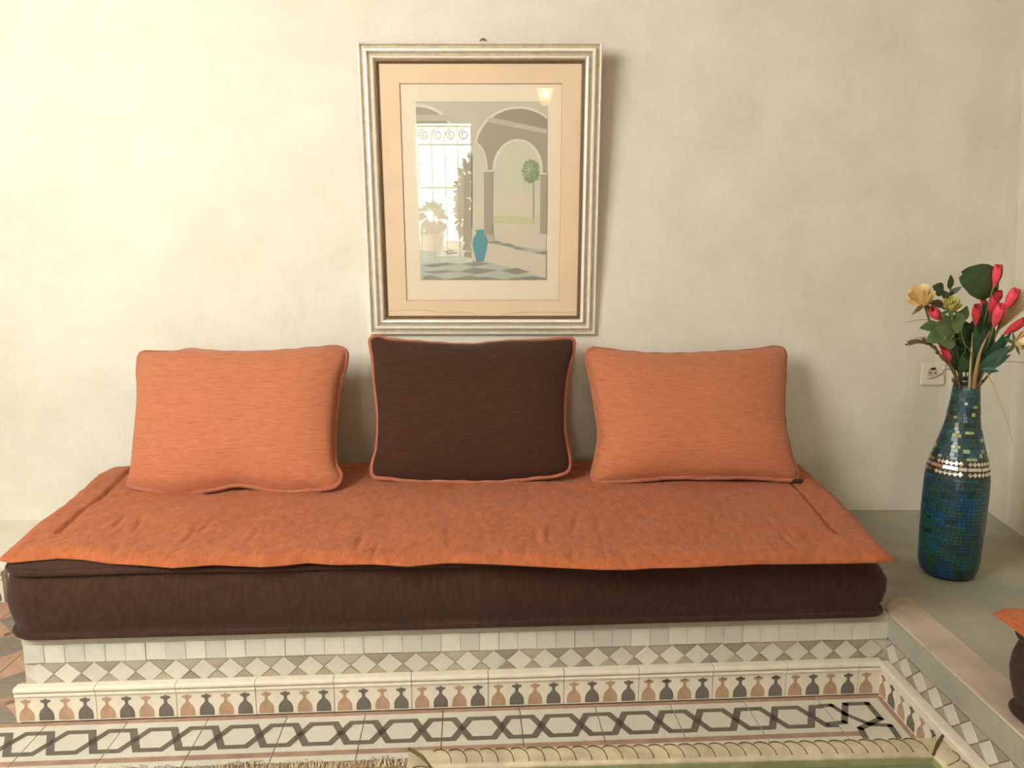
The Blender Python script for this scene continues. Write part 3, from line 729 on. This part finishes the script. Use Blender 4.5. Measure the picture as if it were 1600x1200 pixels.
ap('sand', [(546, 795), (827, 808), (868, 865), (868, 985), (546, 905)])
ap('trunk', [(783, 545), (791, 545), (793, 762), (784, 762)])
for k in range(76):
    a = k*2.4; r_ = 5 + 50*(k/76)**.5; x = 768 + r_*.95*math.cos(a); yv = 480 + r_*1.25*math.sin(a)
    if x < 815: ap('tree' if k % 3 else 'treedark', arc(x, yv, 8 + 2*math.sin(a), 6 + 2*math.cos(a), 0, 330, 6))
ap('shade', [(486, 480), (540, 480), (540, 910), (490, 910)]); ap('rimlight', [(480, 474), (545, 474), (545, 484), (480, 484)]); ap('pillar', [(486, 870), (548, 866), (550, 910), (488, 914)])
ap('shade', [(828, 500), (868, 500), (868, 862), (828, 862)]); ap('rimlight', [(826, 492), (868, 492), (868, 501), (826, 501)])
ap('pillar', [(330, 440), (368, 440), (368, 1020), (330, 1000)]); ap('shade', [(365, 400), (412, 380), (414, 1022), (365, 1022)]); ap('beam', [(328, 965), (420, 965), (420, 975), (328, 975)])
ap('sand', [(415, 830), (490, 830), (490, 914), (868, 985), (868, 1148), (415, 1090)])
# chequered floors
def quad(c, pts): ap(c, pts)
quad('tlight', [(100, 960), (340, 1000), (550, 1045), (868, 1142), (868, 1148), (105, 1148)])
for q in ([(350, 1048), (440, 1034), (530, 1048), (430, 1068)], [(340, 1098), (430, 1072), (580, 1090), (440, 1116)], [(590, 1090), (690, 1074), (770, 1100), (680, 1118)], [(240, 970), (290, 960), (325, 978), (270, 990)], [(125, 1128), (165, 1120), (245, 1144), (120, 1148)], [(260, 1148), (410, 1122), (500, 1146), (480, 1148)], [(640, 1142), (790, 1126), (868, 1140), (868, 1148), (640, 1148)], [(108, 1060), (260, 1040), (330, 1050), (180, 1072)], [(108, 1100), (250, 1088), (330, 1098), (200, 1112)], [(360, 1150), (500, 1130), (600, 1146), (560, 1148)]):
    ap('tdark', q)
ap('tdark', [(548, 905), (600, 912), (560, 918)]); ap('tlight', [(560, 918), (868, 965), (868, 995), (700, 962)])
for q in ([(590, 925), (640, 920), (690, 938), (640, 942)], [(650, 946), (700, 942), (755, 962), (695, 962)], [(795, 980), (868, 966), (868, 994)]): ap('tdark', q)
# blue vase
vs = [(440, 836), (490, 836), (486, 852), (488, 862), (505, 885), (511, 920), (505, 965), (495, 1005), (488, 1035), (444, 1035), (437, 1005), (426, 965), (420, 920), (426, 885), (442, 862), (443, 852)]
ap('vaselight', [(x - 7, y_) for x, y_ in vs]); ap('vase', vs)
art.build('print', [mat('print_' + k, tuple(x + (f - x)*(.12 if k == 'vase' else .3) for x, f in zip(c_, (222, 220, 202))), .9) for k, c_ in art_cols.items()], pic)  # inks paled towards cream: the room's reflected veil is put into the colours
gl = MB(); e = .056
gl.prism([FP(-PW/2 + e, e, -.0135), FP(PW/2 - e, e, -.0135), FP(PW/2 - e, PH - e, -.0135), FP(-PW/2 + e, PH - e, -.0135)][::-1], fn*.002)
gl.build('picture_glass', M['glass'], pic)
bkb = MB(); e = .004; bkb.prism([FP(-PW/2 + e, e, -.026), FP(PW/2 - e, e, -.026), FP(PW/2 - e, PH - e, -.026), FP(-PW/2 + e, PH - e, -.026)], fn*.002); bkb.build('backing_board', M['brownstem'], pic)
hk = FP(.011, PH, -.012)
hm = MB(); hm.tube([hk + Vector((-.012, 0, -.002)), hk + Vector((-.008, 0, .006)), hk + Vector((0, 0, .010)), hk + Vector((.008, 0, .006)), hk + Vector((.012, 0, -.002))], .0028, 6); hm.tube([hk + Vector((0, .005, .008)), hk + Vector((0, .10, .012))], .0025, 6)
hm.build('hanger', M['steel'], pic)

# ================================================================ SOCKET
sk = at_y(1456, 583.5, BW); so = empty('wall_socket', sk, 'cream square wall socket on the plaster beside the flower vase', 'socket')
o = MB().box(sk + Vector((-.042, -.010, -.042)), sk + Vector((.042, 0, .042))).build('face_plate', M['plastic'], so)
md = o.modifiers.new('bevel', 'BEVEL'); md.width = .004; md.segments = 2
sm = MB(); 
def disc(c, r0, r1, y0, y1, n=28):
    return [[c + Vector((r0*math.cos(2*math.pi*k/n), y0, r0*math.sin(2*math.pi*k/n))) for k in range(n)], [c + Vector((r1*math.cos(2*math.pi*k/n), y1, r1*math.sin(2*math.pi*k/n))) for k in range(n)]]
cc = sk + Vector((-.002, 0, .004))
a, b_ = disc(cc, .024, .0225, -.0104, -.0125); c_, d_ = disc(cc, .020, .019, -.0125, -.0108)
sm.grid([a, b_, c_, d_], True); sm.build('socket_ring', M['plastic'], so, smooth=True)
MB().poly(disc(cc, .0192, .0192, -.0106, -.0106)[0]).build('socket_well', mat('socket_shadow', (196, 188, 168), .5), so)
for dx, dz in ((-.0095, -.001), (.0095, -.001), (-.021, -.001)):
    MB().poly(disc(cc + Vector((dx, 0, dz)), .003, .003, -.0112, -.0112, 12)[0]).build('pin_hole', M['dark'], so)
MB().box(cc + Vector((-.008, -.0118, .011)), cc + Vector((.008, -.0105, .018))).build('earth_clip', M['dark'], so)

# ================================================================ VASE
VX, VY = 1.2943, 2.1603
vase = empty('mosaic_vase', (VX, VY, BT), 'tall bottle-shaped vase of blue and green glass mosaic with a mirror band', 'vase')
vp = [(0.0616, 0.001), (0.0683, 0.006), (0.0724, 0.014), (0.0787, 0.038), (0.082, 0.12), (0.0837, 0.2), (0.0837, 0.27), (0.082, 0.305), (0.0779, 0.332), (0.0691, 0.366), (0.0595, 0.398), (0.0444, 0.456), (0.0377, 0.515), (0.0339, 0.555), (0.0339, 0.572)]
def vr(z):
    for (r0, a), (r1, b_) in zip(vp[:-1], vp[1:]):
        if a <= z <= b_: return r0 + (r1 - r0)*(z - a)/(b_ - a)
    return vp[-1][0]
vc = Vector((VX, VY, BT))
vsm = [(vr(.001 + i*.57/60) - .0004, .001 + i*.57/60) for i in range(61)]
MB().lathe([(0, .001)] + vsm, vc, 48).build('vase_body', M['vgrout'], vase, smooth=True)
MB().lathe([(.033, .566), (.0375, .570), (.0395, .576), (.0385, .582), (.034, .584), (.029, .580), (.028, .50), (0, .48)], vc, 40).build('rim', M['rim'], vase, smooth=True)
mo = MB(); zz = .010; ri = 0
def vpt(th, z, e): 
    r_ = vr(z) + e; return vc + Vector((r_*math.cos(th), r_*math.sin(th), z))
while zz < .560:
    hh = .0102 + .0018*math.sin(ri*1.7); 
    if .312 < zz + hh and zz < .358: zz = .358; continue
    cir = 2*math.pi*vr(zz + hh/2); th = R.uniform(0, .3); end = th + 2*math.pi
    col = R.randrange(6); run = 0
    while th < end - .02:
        wd = R.choice((.011, .012, .013, .018))/vr(zz + hh/2); t2 = min(th + wd, end)
        if run <= 0:
            zf = (zz - .33)/.23
            nzv = noise.noise(Vector((math.cos(th)*2.6 + 3, math.sin(th)*2.6, zz*16)))
            if nzv > .34: col = R.choice((0, 0, 1, 0))
            elif nzv > -.1: col = R.choice((2, 5, 3, 1, 6))
            else: col = R.choice((3, 4, 5, 2, 6))
            run = R.choice((1, 2, 3))
            if zz > .345 and zz < .53 and R.random() < .17: col = R.choice((7, 8, 8)); run = R.choice((1, 1, 2))
        run -= 1
        gp = .0006/vr(zz); e = .0009 + R.uniform(-.0002, .0003); tl = R.uniform(-.0002, .0002); za, zb2 = zz + .0005, zz + hh - .0005
        q = [vpt(th + gp, za, e + tl), vpt(t2 - gp, za, e - tl), vpt(t2 - gp, zb2, e - tl), vpt(th + gp, zb2, e + tl)]
        b0 = [vpt(th + gp*.4, za - .0002, -.0005), vpt(t2 - gp*.4, za - .0002, -.0005), vpt(t2 - gp*.4, zb2 + .0002, -.0005), vpt(th + gp*.4, zb2 + .0002, -.0005)]
        mo.add(q + b0, [[0, 1, 2, 3], [4, 5, 1, 0], [5, 6, 2, 1], [6, 7, 3, 2], [7, 4, 0, 3]], col)
        th = t2
    zz += hh; ri += 1
mo.build('mosaic', VM, vase)['kind'] = 'stuff'
def piece(pts, e=.0022):
    c = [vpt(t, z, e + R.uniform(-.0006, .0006)) for t, z in pts]; d = [vpt(t, z, 0) for t, z in pts]; n = len(pts); mb = MB()
    mb.poly(c)
    for i in range(n): j = (i + 1) % n; mb.poly([d[i], d[j], c[j], c[i]])
    return mb
rb = vr(.335)
for k in range(40):
    t = k*2*math.pi/40 + .02; dw = .0066/rb
    if R.random() < .06: continue
    for zc in (.3495, .3205):
        piece([(t - dw, zc), (t, zc - .0072), (t + dw, zc), (t, zc + .0072)]).build('mirror_tile', M['mirror'], vase)
t = 0
while t < 2*math.pi - .1:
    wd = R.choice((.022, .030, .040))/rb
    piece([(t + .03, .3305), (t + wd, .3305), (t + wd, .3395), (t + .03, .3395)]).build('mirror_tile', M['mirror'], vase); t += wd

vase.rotation_euler = (0, .016, 0); vase.location.x -= .0092
# ================================================================ FLOWERS (each stem a thing of its own)
def fp(x, y_, Y=2.15): return at_y(1380 + x/5, 380 + y_/5, Y)
MOUTH = Vector((VX, VY, BT + .55))
def curve(p0, p1, bend=Vector((0, 0, 0)), n=10):
    mid = (p0 + p1)/2 + bend
    return [p0*(1 - t)**2 + mid*2*t*(1 - t) + p1*t*t for t in [i/n for i in range(n + 1)]]
def stem_root(name, label, cat, dx=0, dy=0, group=None):
    b_ = MOUTH + Vector((dx, dy, 0)); return empty(name, b_, label, cat, group), b_
def wrapped_bud(root, tip, base, L, rad, m, squash=.8):
    """a folded, spiral-wrapped bud: narrow at its base, opening to a rounded mouth"""
    d = (tip - base).normalized(); a = d.cross(Vector((0, -1, .001))).normalized(); b_ = d.cross(a); rows = []; ns, nt = 26, 12
    for j in range(nt + 1):
        t = j/nt; row = []
        for i in range(ns + 1):
            rad_ = rad*.84; th = i/ns*2.9*math.pi - .9; sp = 1 - .34*i/ns
            r_ = rad_*math.sin((.06 + t*.68)*math.pi)**1.1*sp*.95
            ln = L*t*(1 - .24*max(0, -math.sin(th))*(1 - .5*i/ns) - .05*i/ns)
            row.append(base + d*ln + a*(r_*math.cos(th)) + b_*(r_*squash*math.sin(th)))
        rows.append(row)
    mb = MB(); mb.grid(rows)
    return mb.build('bloom', m, root, smooth=True)
def bud(tip, base, rad, m, label, dx=0, dy=0, bend=(0, 0, 0), L=None):
    r_, b0 = stem_root('tulip_stem', label, 'flower', dx, dy)
    MB().tube(curve(b0, base, Vector(bend)), .0028, 6).build('stem', M['stem'], r_, smooth=True)
    wrapped_bud(r_, tip, base, L or (tip - base).length, rad, m)
    return r_
bud(fp(905, 160, 2.13), fp(862, 345, 2.13), .019, M['pink'], 'topmost pink bud beside the large round leaf', .006, -.004, (.0, 0, .05))
bud(fp(1050, 350, 2.10), fp(950, 520, 2.11), .021, M['pink'], 'pink bud with an open fold, upper right of the bouquet', .012, -.012, (.01, 0, .02))
bud(fp(905, 362, 2.15), fp(880, 470, 2.15), .017, M['red'], 'pink bud half hidden behind the cluster of three', .008, .006)
bud(fp(880, 405, 2.12), fp(838, 560, 2.13), .018, M['red'], 'narrow red bud at the left of the right-hand cluster', .004, -.006)
bud(fp(930, 470, 2.08), fp(860, 660, 2.10), .021, M['pink'], 'large pink bud lowest in the right-hand cluster', .007, -.018)
bud(fp(735, 478, 2.07), fp(720, 645, 2.09), .0175, M['red'], 'upright red bud in the middle of the bouquet', -.002, -.02)
bud(fp(770, 420, 2.17), fp(830, 575, 2.17), .012, M['red'], 'slim red bud leaning left behind the middle bud', .002, .012)
bud(fp(1120, 590, 2.08), fp(935, 715, 2.10), .017, M['red'], 'long red bud pointing right, below the straw plume', .014, -.016, (0, 0, .02))
bud(fp(365, 510, 2.09), fp(450, 600, 2.10), .021, M['pink'], 'pink bud under the apricot rose, facing left', -.014, -.014, (-.02, 0, .05))
bud(fp(465, 800, 2.10), fp(535, 950, 2.12), .016, M['red'], 'dark pink bud low at the left, above the vase mouth', -.018, -.012)

def rose(c, rad, m, label, facing, dx, dy, bend, msep=M['leaf']):
    r_, b0 = stem_root('rose_stem', label, 'flower', dx, dy)
    f = Vector(facing).normalized(); a = f.orthogonal().normalized(); b_ = f.cross(a)
    MB().tube(curve(b0, c - f*rad*.7, Vector(bend)), .003, 6).build('stem', M['stem'], r_, smooth=True)
    mb = MB()
    for ring, (n, rr, hgt, op) in enumerate(((3, .30, 1.05, .0), (4, .5, 1.0, .05), (5, .68, .85, .2), (5, .82, .62, .45))):
        for k in range(n):
            th0 = 2*math.pi*(k + .3*ring)/n + R.uniform(-.15, .15); rows = []
            for j in range(6):
                t = j/5; row = []
                for i in range(7):
                    s_ = (i/6 - .5)*2; wid = math.sin(math.pi*(.18 + .62*t))*1.5*(1.4/n**.5)
                    th = th0 + s_*wid*.62
                    rr_ = rad*rr*(.25 + .75*math.sin(t*math.pi*.5)**.8 + op*.35*t*t - .06*s_*s_)
                    hz = rad*(-.55 + (hgt + .55)*t - .35*op*t**3 - .16*s_*s_*t)
                    row.append(c + f*hz + a*(rr_*math.cos(th)) + b_*(rr_*math.sin(th)))
                rows.append(row)
            mb.grid(rows)
    mb.build('bloom', m, r_, smooth=True)
    sp = MB()
    for k in range(5):
        th = 2*math.pi*k/5; dd = a*math.cos(th) + b_*math.sin(th)
        leaf_mb(sp, c - f*rad*.6, dd - f*.35, f, rad*1.1, rad*.4, 0, -.2)
    sp.build('sepals', msep, r_, smooth=True)
    return r_
rose(fp(305, 430, 2.10), .039, M['rose'], 'apricot rose with browned sepals, leftmost in the bouquet', (-.55, -.5, .55), -.016, -.01, (-.05, 0, .06), M['brownstem'])
rose(fp(532, 492, 2.08), .026, M['rosey'], 'small yellow rose between the apricot rose and the red buds', (-.1, -.6, .7), -.01, -.012, (-.01, 0, .02))
rose(fp(1085, 770, 2.06), .032, M['rose'], 'apricot rose at the right edge of the photo', (.3, -.8, .3), .016, -.018, (.02, 0, .03))

def leafy(name, label, base_d, segs, m, cat='foliage', msten=None):
    r_, b0 = stem_root(name, label, cat, *base_d)
    for path in segs['stems']:
        P = [b0] + [fp(*q) for q in path]; PP = []
        for a, b_ in zip(P[:-1], P[1:]): PP += [a.lerp(b_, t/3) for t in range(3)]
        MB().tube(PP + [P[-1]], .002, 5).build('stem', msten or M['stem'], r_, smooth=True)
    for x0, y0, x1, y1, Y, wd in segs['leaves']:
        a = fp(x0, y0, Y); b_ = fp(x1, y1, Y - R.uniform(0, .03)); mb = MB(); L_ = (b_ - a).length
        leaf_mb(mb, a, b_ - a, Vector((R.uniform(-.3, .3), -1, R.uniform(.1, .6))), L_, L_*wd, 0, R.uniform(-.05, .1), .15, 8)
        mb.build('leaf', m, r_, smooth=True)
    return r_
leafy('leaf_stem', 'single large round dark green leaf at the top of the bouquet', (.0, .012), {'stems': [[(780, 700, 2.16), (800, 420, 2.16)]], 'leaves': []}, M['leafd'])
big = [o for o in bpy.data.objects if o.name.startswith('leaf_stem')][0]
mb = MB(); la, lb = fp(905, 350, 2.15), fp(618, 245, 2.12); LL = (lb - la).length; ld = (lb - la).normalized(); ls = Vector((-ld.z, 0, ld.x)); rows = []
for i in range(15):
    t = i/14; wd = LL*.40*(math.sin(math.pi*(.05 + .93*t)))**.6*(1 - .12*t)
    rows.append([la + ld*(LL*t) + ls*(wd*q) + Vector((0, .012*abs(q) - .018*math.sin(math.pi*t) + .0022*math.sin((abs(q) + t*1.2)*22), 0)) for q in [j/8 - 1 for j in range(17)]])
mb.grid(rows); mb.build('leaf', M['leafd'], big, smooth=True)
mb = MB(); leaf_mb(mb, fp(690, 235, 2.13), fp(570, 300, 2.13) - fp(690, 235, 2.13), (0, -1, .3), .026, .018); mb.build('leaf', M['leafd'], big, smooth=True)
leafy('rose_foliage', 'sprig of small dark leaves rising behind the yellow rose', (-.008, .006), {'stems': [[(560, 700, 2.15), (520, 400, 2.15), (530, 330, 2.15)]], 'leaves': [(520, 360, 525, 245, 2.14, .6), (510, 400, 615, 340, 2.14, .42), (500, 400, 440, 395, 2.13, .7), (470, 380, 385, 335, 2.12, .75), (520, 430, 455, 400, 2.12, .7), (530, 410, 545, 370, 2.12, .6), (470, 470, 380, 480, 2.12, .5)]}, M['leafd'])
leafy('rose_foliage', 'mid green spray of broad leaves spreading left below the pink bud', (-.014, -.004), {'stems': [[(560, 860, 2.13), (480, 660, 2.12)], [(560, 860, 2.13), (420, 740, 2.12)]], 'leaves': [(450, 640, 285, 665, 2.10, .5), (520, 640, 400, 625, 2.09, .55), (480, 690, 340, 770, 2.09, .62), (520, 700, 400, 660, 2.07, .6), (540, 690, 460, 545, 2.09, .5), (560, 720, 470, 720, 2.08, .6), (590, 700, 560, 560, 2.09, .55), (560, 790, 430, 780, 2.09, .5), (600, 620, 655, 490, 2.10, .55), (620, 640, 580, 540, 2.08, .6)]}, M['leaf'])
leafy('rose_foliage', 'dense dark leaves filling the middle of the bouquet', (0, 0), {'stems': [[(640, 860, 2.15), (700, 600, 2.15)], [(720, 800, 2.15), (760, 560, 2.15)]], 'leaves': [(680, 760, 620, 600, 2.15, .7), (700, 780, 720, 590, 2.14, .75), (740, 760, 800, 560, 2.14, .65), (650, 860, 560, 700, 2.14, .7), (660, 900, 640, 740, 2.13, .75), (620, 940, 520, 800, 2.14, .6), (780, 780, 850, 600, 2.14, .6), (700, 880, 700, 700, 2.16, .9), (780, 860, 820, 660, 2.16, .8), (600, 840, 500, 740, 2.14, .7), (780, 640, 790, 470, 2.16, .6), (600, 960, 590, 820, 2.14, .8), (600, 1000, 545, 860, 2.13, .6), (630, 1010, 620, 880, 2.12, .7), (660, 1010, 690, 860, 2.15, .6), (590, 980, 530, 900, 2.13, .5), (560, 900, 470, 810, 2.15, .5), (700, 1000, 760, 840, 2.16, .6), (620, 780, 600, 640, 2.12, .6), (560, 640, 620, 520, 2.13, .6)]}, M['leafd'])
leafy('palm_leaf', 'pleated deep green leaves fanning right above the vase mouth', (.012, -.006), {'stems': [[(780, 960, 2.10), (900, 860, 2.08)], [(760, 940, 2.12), (760, 700, 2.10)]], 'leaves': [(760, 980, 990, 800, 2.09, .32), (770, 990, 1000, 870, 2.08, .3), (780, 950, 960, 720, 2.11, .3), (770, 985, 905, 1000, 2.06, .42), (750, 930, 860, 640, 2.12, .34), (730, 900, 720, 640, 2.10, .3), (745, 900, 790, 650, 2.11, .34), (800, 940, 1000, 690, 2.12, .25)]}, M['leafg'])
# straw plume at the right
pl_r, b0 = stem_root('grass_plume', 'feathery beige grass plume fanning to the right edge', 'dried grass', .014, .004)
MB().tube([b0, fp(740, 980, 2.13), fp(900, 680, 2.13)], .003, 6).build('stem', M['straw'], pl_r)
pm = MB()
for k in range(240):
    t = R.random(); a = fp(880 + 60*t, 700 - 100*t, 2.13 + R.uniform(-.01, .01)); ang = R.uniform(-.35, .30)
    d = (fp(1100, 440, 2.13) - fp(900, 680, 2.13)).normalized(); s_ = Vector((d.z, 0, -d.x)); q = a + (d*math.cos(ang) + s_*math.sin(ang) + Vector((0, R.uniform(-.15, .15), 0)))*R.uniform(.06, .14)
    pm.tube([a, a.lerp(q, .5) + UP*.003, q], [.0005, .0005, .0002], 3, cap=False)
o = pm.build('plume', M['straw'], pl_r); o['kind'] = 'stuff'
# drooping seed head at the left
wr_, b0 = stem_root('seed_grass', 'drooping brown grass seed head at the left of the vase mouth', 'dried grass', -.02, -.012)
path = [b0, fp(540, 980, 2.10), fp(460, 890, 2.09), fp(390, 810, 2.08), fp(320, 765, 2.08), fp(250, 765, 2.08), fp(170, 790, 2.08)]
MB().tube(path, [.003, .003, .003, .0025, .002, .0015, .001], 6).build('stem', M['brownstem'], wr_, smooth=True)
sm_ = MB()
for k in range(64):
    t = k/64*4.4 + 1.2; i = int(t); p = path[i].lerp(path[min(i + 1, 6)], t - i); d = (path[min(i + 1, 6)] - path[i]).normalized()
    leaf_mb(sm_, p, d + Vector((R.uniform(-.5, .5), R.uniform(-.6, .2), R.uniform(-.5, .5))), (0, -1, .2), .016, .006, 0, seg=3)
sm_.build('seed_head', M['brownstem'], wr_)['kind'] = 'stuff'
def wisp(name, label, pts, r_, m, cat='dried grass', base=(0, 0)):
    rt_, b0 = stem_root(name, label, cat, *base); P = [b0] + [fp(*q) for q in pts]; PP = []
    for i in range(len(P) - 1):
        p_1, p0, p1, p2 = P[max(i - 1, 0)], P[i], P[i + 1], P[min(i + 2, len(P) - 1)]
        for k in range(6):
            t = k/6; PP.append(.5*((2*p0) + (p1 - p_1)*t + (2*p_1 - 5*p0 + 4*p1 - p2)*t*t + (3*p0 - p_1 - 3*p1 + p2)*t**3))
    PP.append(P[-1]); MB().tube(PP, [r_*(1 - .6*i/len(PP)) for i in range(len(PP))], 5).build('blade', m, rt_, smooth=True)
wisp('dry_grass', 'thin pale grass blade arching down right of the vase neck', [(790, 1010, 2.10), (830, 1050, 2.09), (870, 1130, 2.09), (930, 1280, 2.09), (975, 1420, 2.09), (1010, 1550, 2.09)], .0022, M['straw'], base=(.02, -.018))
wisp('twig', 'fine dark twig reaching right to the edge of the photo', [(790, 980, 2.10), (890, 935, 2.08), (1000, 925, 2.08), (1110, 935, 2.08)], .0013, M['brownstem'], base=(.018, -.01))
wisp('twig', 'fine twig reaching left above the brown seed head', [(560, 940, 2.12), (440, 780, 2.1), (340, 735, 2.1), (240, 745, 2.1)], .0012, M['brownstem'], base=(-.012, 0))
wisp('twig', 'fine green twig pointing left under the apricot rose', [(560, 800, 2.12), (450, 640, 2.1), (350, 598, 2.1), (250, 605, 2.1), (165, 622, 2.1)], .0012, M['stem'], base=(-.01, .002))
wisp('tendril', 'curled dry tendril looping in front of the wall socket', [(540, 1000, 2.10), (480, 990, 2.1), (455, 1025, 2.1), (400, 1050, 2.1), (345, 1060, 2.1), (400, 1052, 2.1), (460, 1020, 2.1), (485, 1065, 2.1), (475, 1100, 2.1), (450, 1110, 2.1)], .0013, M['brownstem'], base=(-.024, -.014))
wisp('straw_stalk', 'thick beige straw standing upright in the vase mouth', [(680, 1000, 2.10), (690, 850, 2.10), (700, 700, 2.12)], .0045, M['straw'], base=(-.004, -.022))
wisp('straw_stalk', 'broad dry stalk leaning right in the vase mouth', [(725, 990, 2.09), (760, 840, 2.09), (830, 690, 2.12)], .0065, mat('dry_stalk', (168, 138, 100), .8), base=(.006, -.022))
wisp('tendril', 'pale curly tendril in the middle of the dark leaves', [(690, 880, 2.06), (630, 780, 2.06), (600, 660, 2.06), (560, 700, 2.06), (530, 760, 2.06), (620, 745, 2.06), (640, 840, 2.06), (610, 890, 2.06), (670, 925, 2.06)], .0014, M['stem'], base=(-.002, -.02))

# ================================================================ TABLE
TZ = .40
tc4 = [at_z(639, 1170, TZ), at_z(1473, 1150, TZ)]
tu = (tc4[1] - tc4[0]); TL = tu.length; tu.normalize(); tw = Vector((tu.y, -tu.x, 0)); TWD = .62
table = empty('coffee_table', (tc4[0] + tu*TL/2 + tw*TWD/2) - UP*TZ, 'low brass framed table with a green glass top, at the bottom edge', 'table')
def TP(a, b_, z=0): return tc4[0] + tu*a + tw*b_ + UP*z
RWD = .034
def trail(a, b_, inn):
    a = Vector(a); b_ = Vector(b_); d = (b_ - a).normalized(); inn = Vector(inn); rows = []
    for dd, z in ((0, -.035), (0, -.004), (.003, -.0008), (.010, .0), (.020, -.0008), (.029, -.004), (.033, -.008), (RWD, -.010), (RWD, -.035)):
        p = a + d*dd + inn*dd; q = b_ - d*dd + inn*dd; rows.append([TP(p.x, p.y, z), TP(q.x, q.y, z)])
    return MB().grid(rows)
tcs = [(0, 0), (TL, 0), (TL, TWD), (0, TWD)]
for i, inn in enumerate([(0, 1), (-1, 0), (0, -1), (1, 0)]):
    a, b_ = tcs[i], tcs[(i + 1) % 4]
    rl = trail(a, b_, inn).build('frame_rail', M['brass'], table, auto=40)
    av, bv = Vector(a), Vector(b_); d = (bv - av).normalized(); iv = Vector(inn); L_ = (bv - av).length; en = MB(); st = .0226; k = 0; x = .045
    while x < L_ - .045:
        pts = []
        for j in range(13):
            t = math.pi*j/12; q = av + d*(x + .0175*math.cos(t)) + iv*(.030 - .026*math.sin(t)); dd = .030 - .026*math.sin(t)
            z = -.0008 if dd < .02 else -.0008 - (dd - .02)/.009*.0032
            z = -.004 + (dd)/.003*.0032 if dd < .003 else (0 if dd < .012 else z)
            pts.append(TP(q.x, q.y, z + .0004))
        en.tube(pts[:9], .0007, 4, cap=False); x += st
    en.build('engraving', M['brassdark'], rl)
for i in range(4):
    c = Vector(tcs[i]); iv = Vector([(1, 1), (-1, 1), (-1, -1), (1, -1)][i])
    mb = MB(); mb.tube([TP(c.x, c.y, .0005), TP(c.x + iv.x*.02, c.y + iv.y*.02, .0012), TP(c.x + iv.x*RWD, c.y + iv.y*RWD, -.008)], .0024, 6); mb.build('mitre_seam', M['brassdark'], table)
gb = MB(); e = RWD + .001
gb.prism([TP(e, e, -.018), TP(TL - e, e, -.018), TP(TL - e, TWD - e, -.018), TP(e, TWD - e, -.018)][::-1], (0, 0, .008)); gb.build('glass_top', M['tableglass'], table)
gb = MB(); e = RWD - .004
gb.prism([TP(e, e, -.034), TP(TL - e, e, -.034), TP(TL - e, TWD - e, -.034), TP(e, TWD - e, -.034)][::-1], (0, 0, .012)); gb.build('base_board', M['board'], table)
for a in (.03, TL - .03):
    for b_ in (.03, TWD - .03):
        mb = MB(); cpt = TP(a, b_) - UP*TZ
        mb.lathe([(0, .0105), (.020, .0105), (.022, .02), (.014, .035), (.013, .18), (.017, .20), (.013, .22), (.014, .33), (.022, .35), (.024, .368), (0, .368)], cpt, 14); mb.build('leg', M['brass'], table, smooth=True)

# ================================================================ RUG
rug0 = G(.20, -.232); ra = empty('fringed_rug', rug0 + GU*.6 - GW*.5, 'beige woven rug with a shaggy fringe, at the bottom left edge', 'rug')
MB().obox(rug0 - GW*1.3 + UP*.001, GU*1.75, GW*1.3, UP*.009).build('rug_body', M['rug'], ra)
fm = MB()
for k in range(1500):
    s_ = R.uniform(-.005, 1.6); b0 = rug0 + GU*s_ + UP*R.uniform(.001, .010); clump = noise.noise(Vector((s_*9, 1, 1)))
    L_ = R.uniform(.012, .034)*(1 + .9*clump); sd = R.uniform(-.6, .6)
    p1 = b0 + GW*L_*.55 + GU*sd*L_*.5 + UP*R.uniform(.004, .014); p2 = b0 + GW*L_ + GU*sd*L_ ; p2.z = .0015 + R.uniform(0, .008)
    fm.tube([b0, p1, p2], [.0011, .001, .0005], 3, m=0 if R.random() < .7 else 1, cap=False)
fm.build('fringe', [M['fringe'], M['fringe2']], ra)['kind'] = 'stuff'
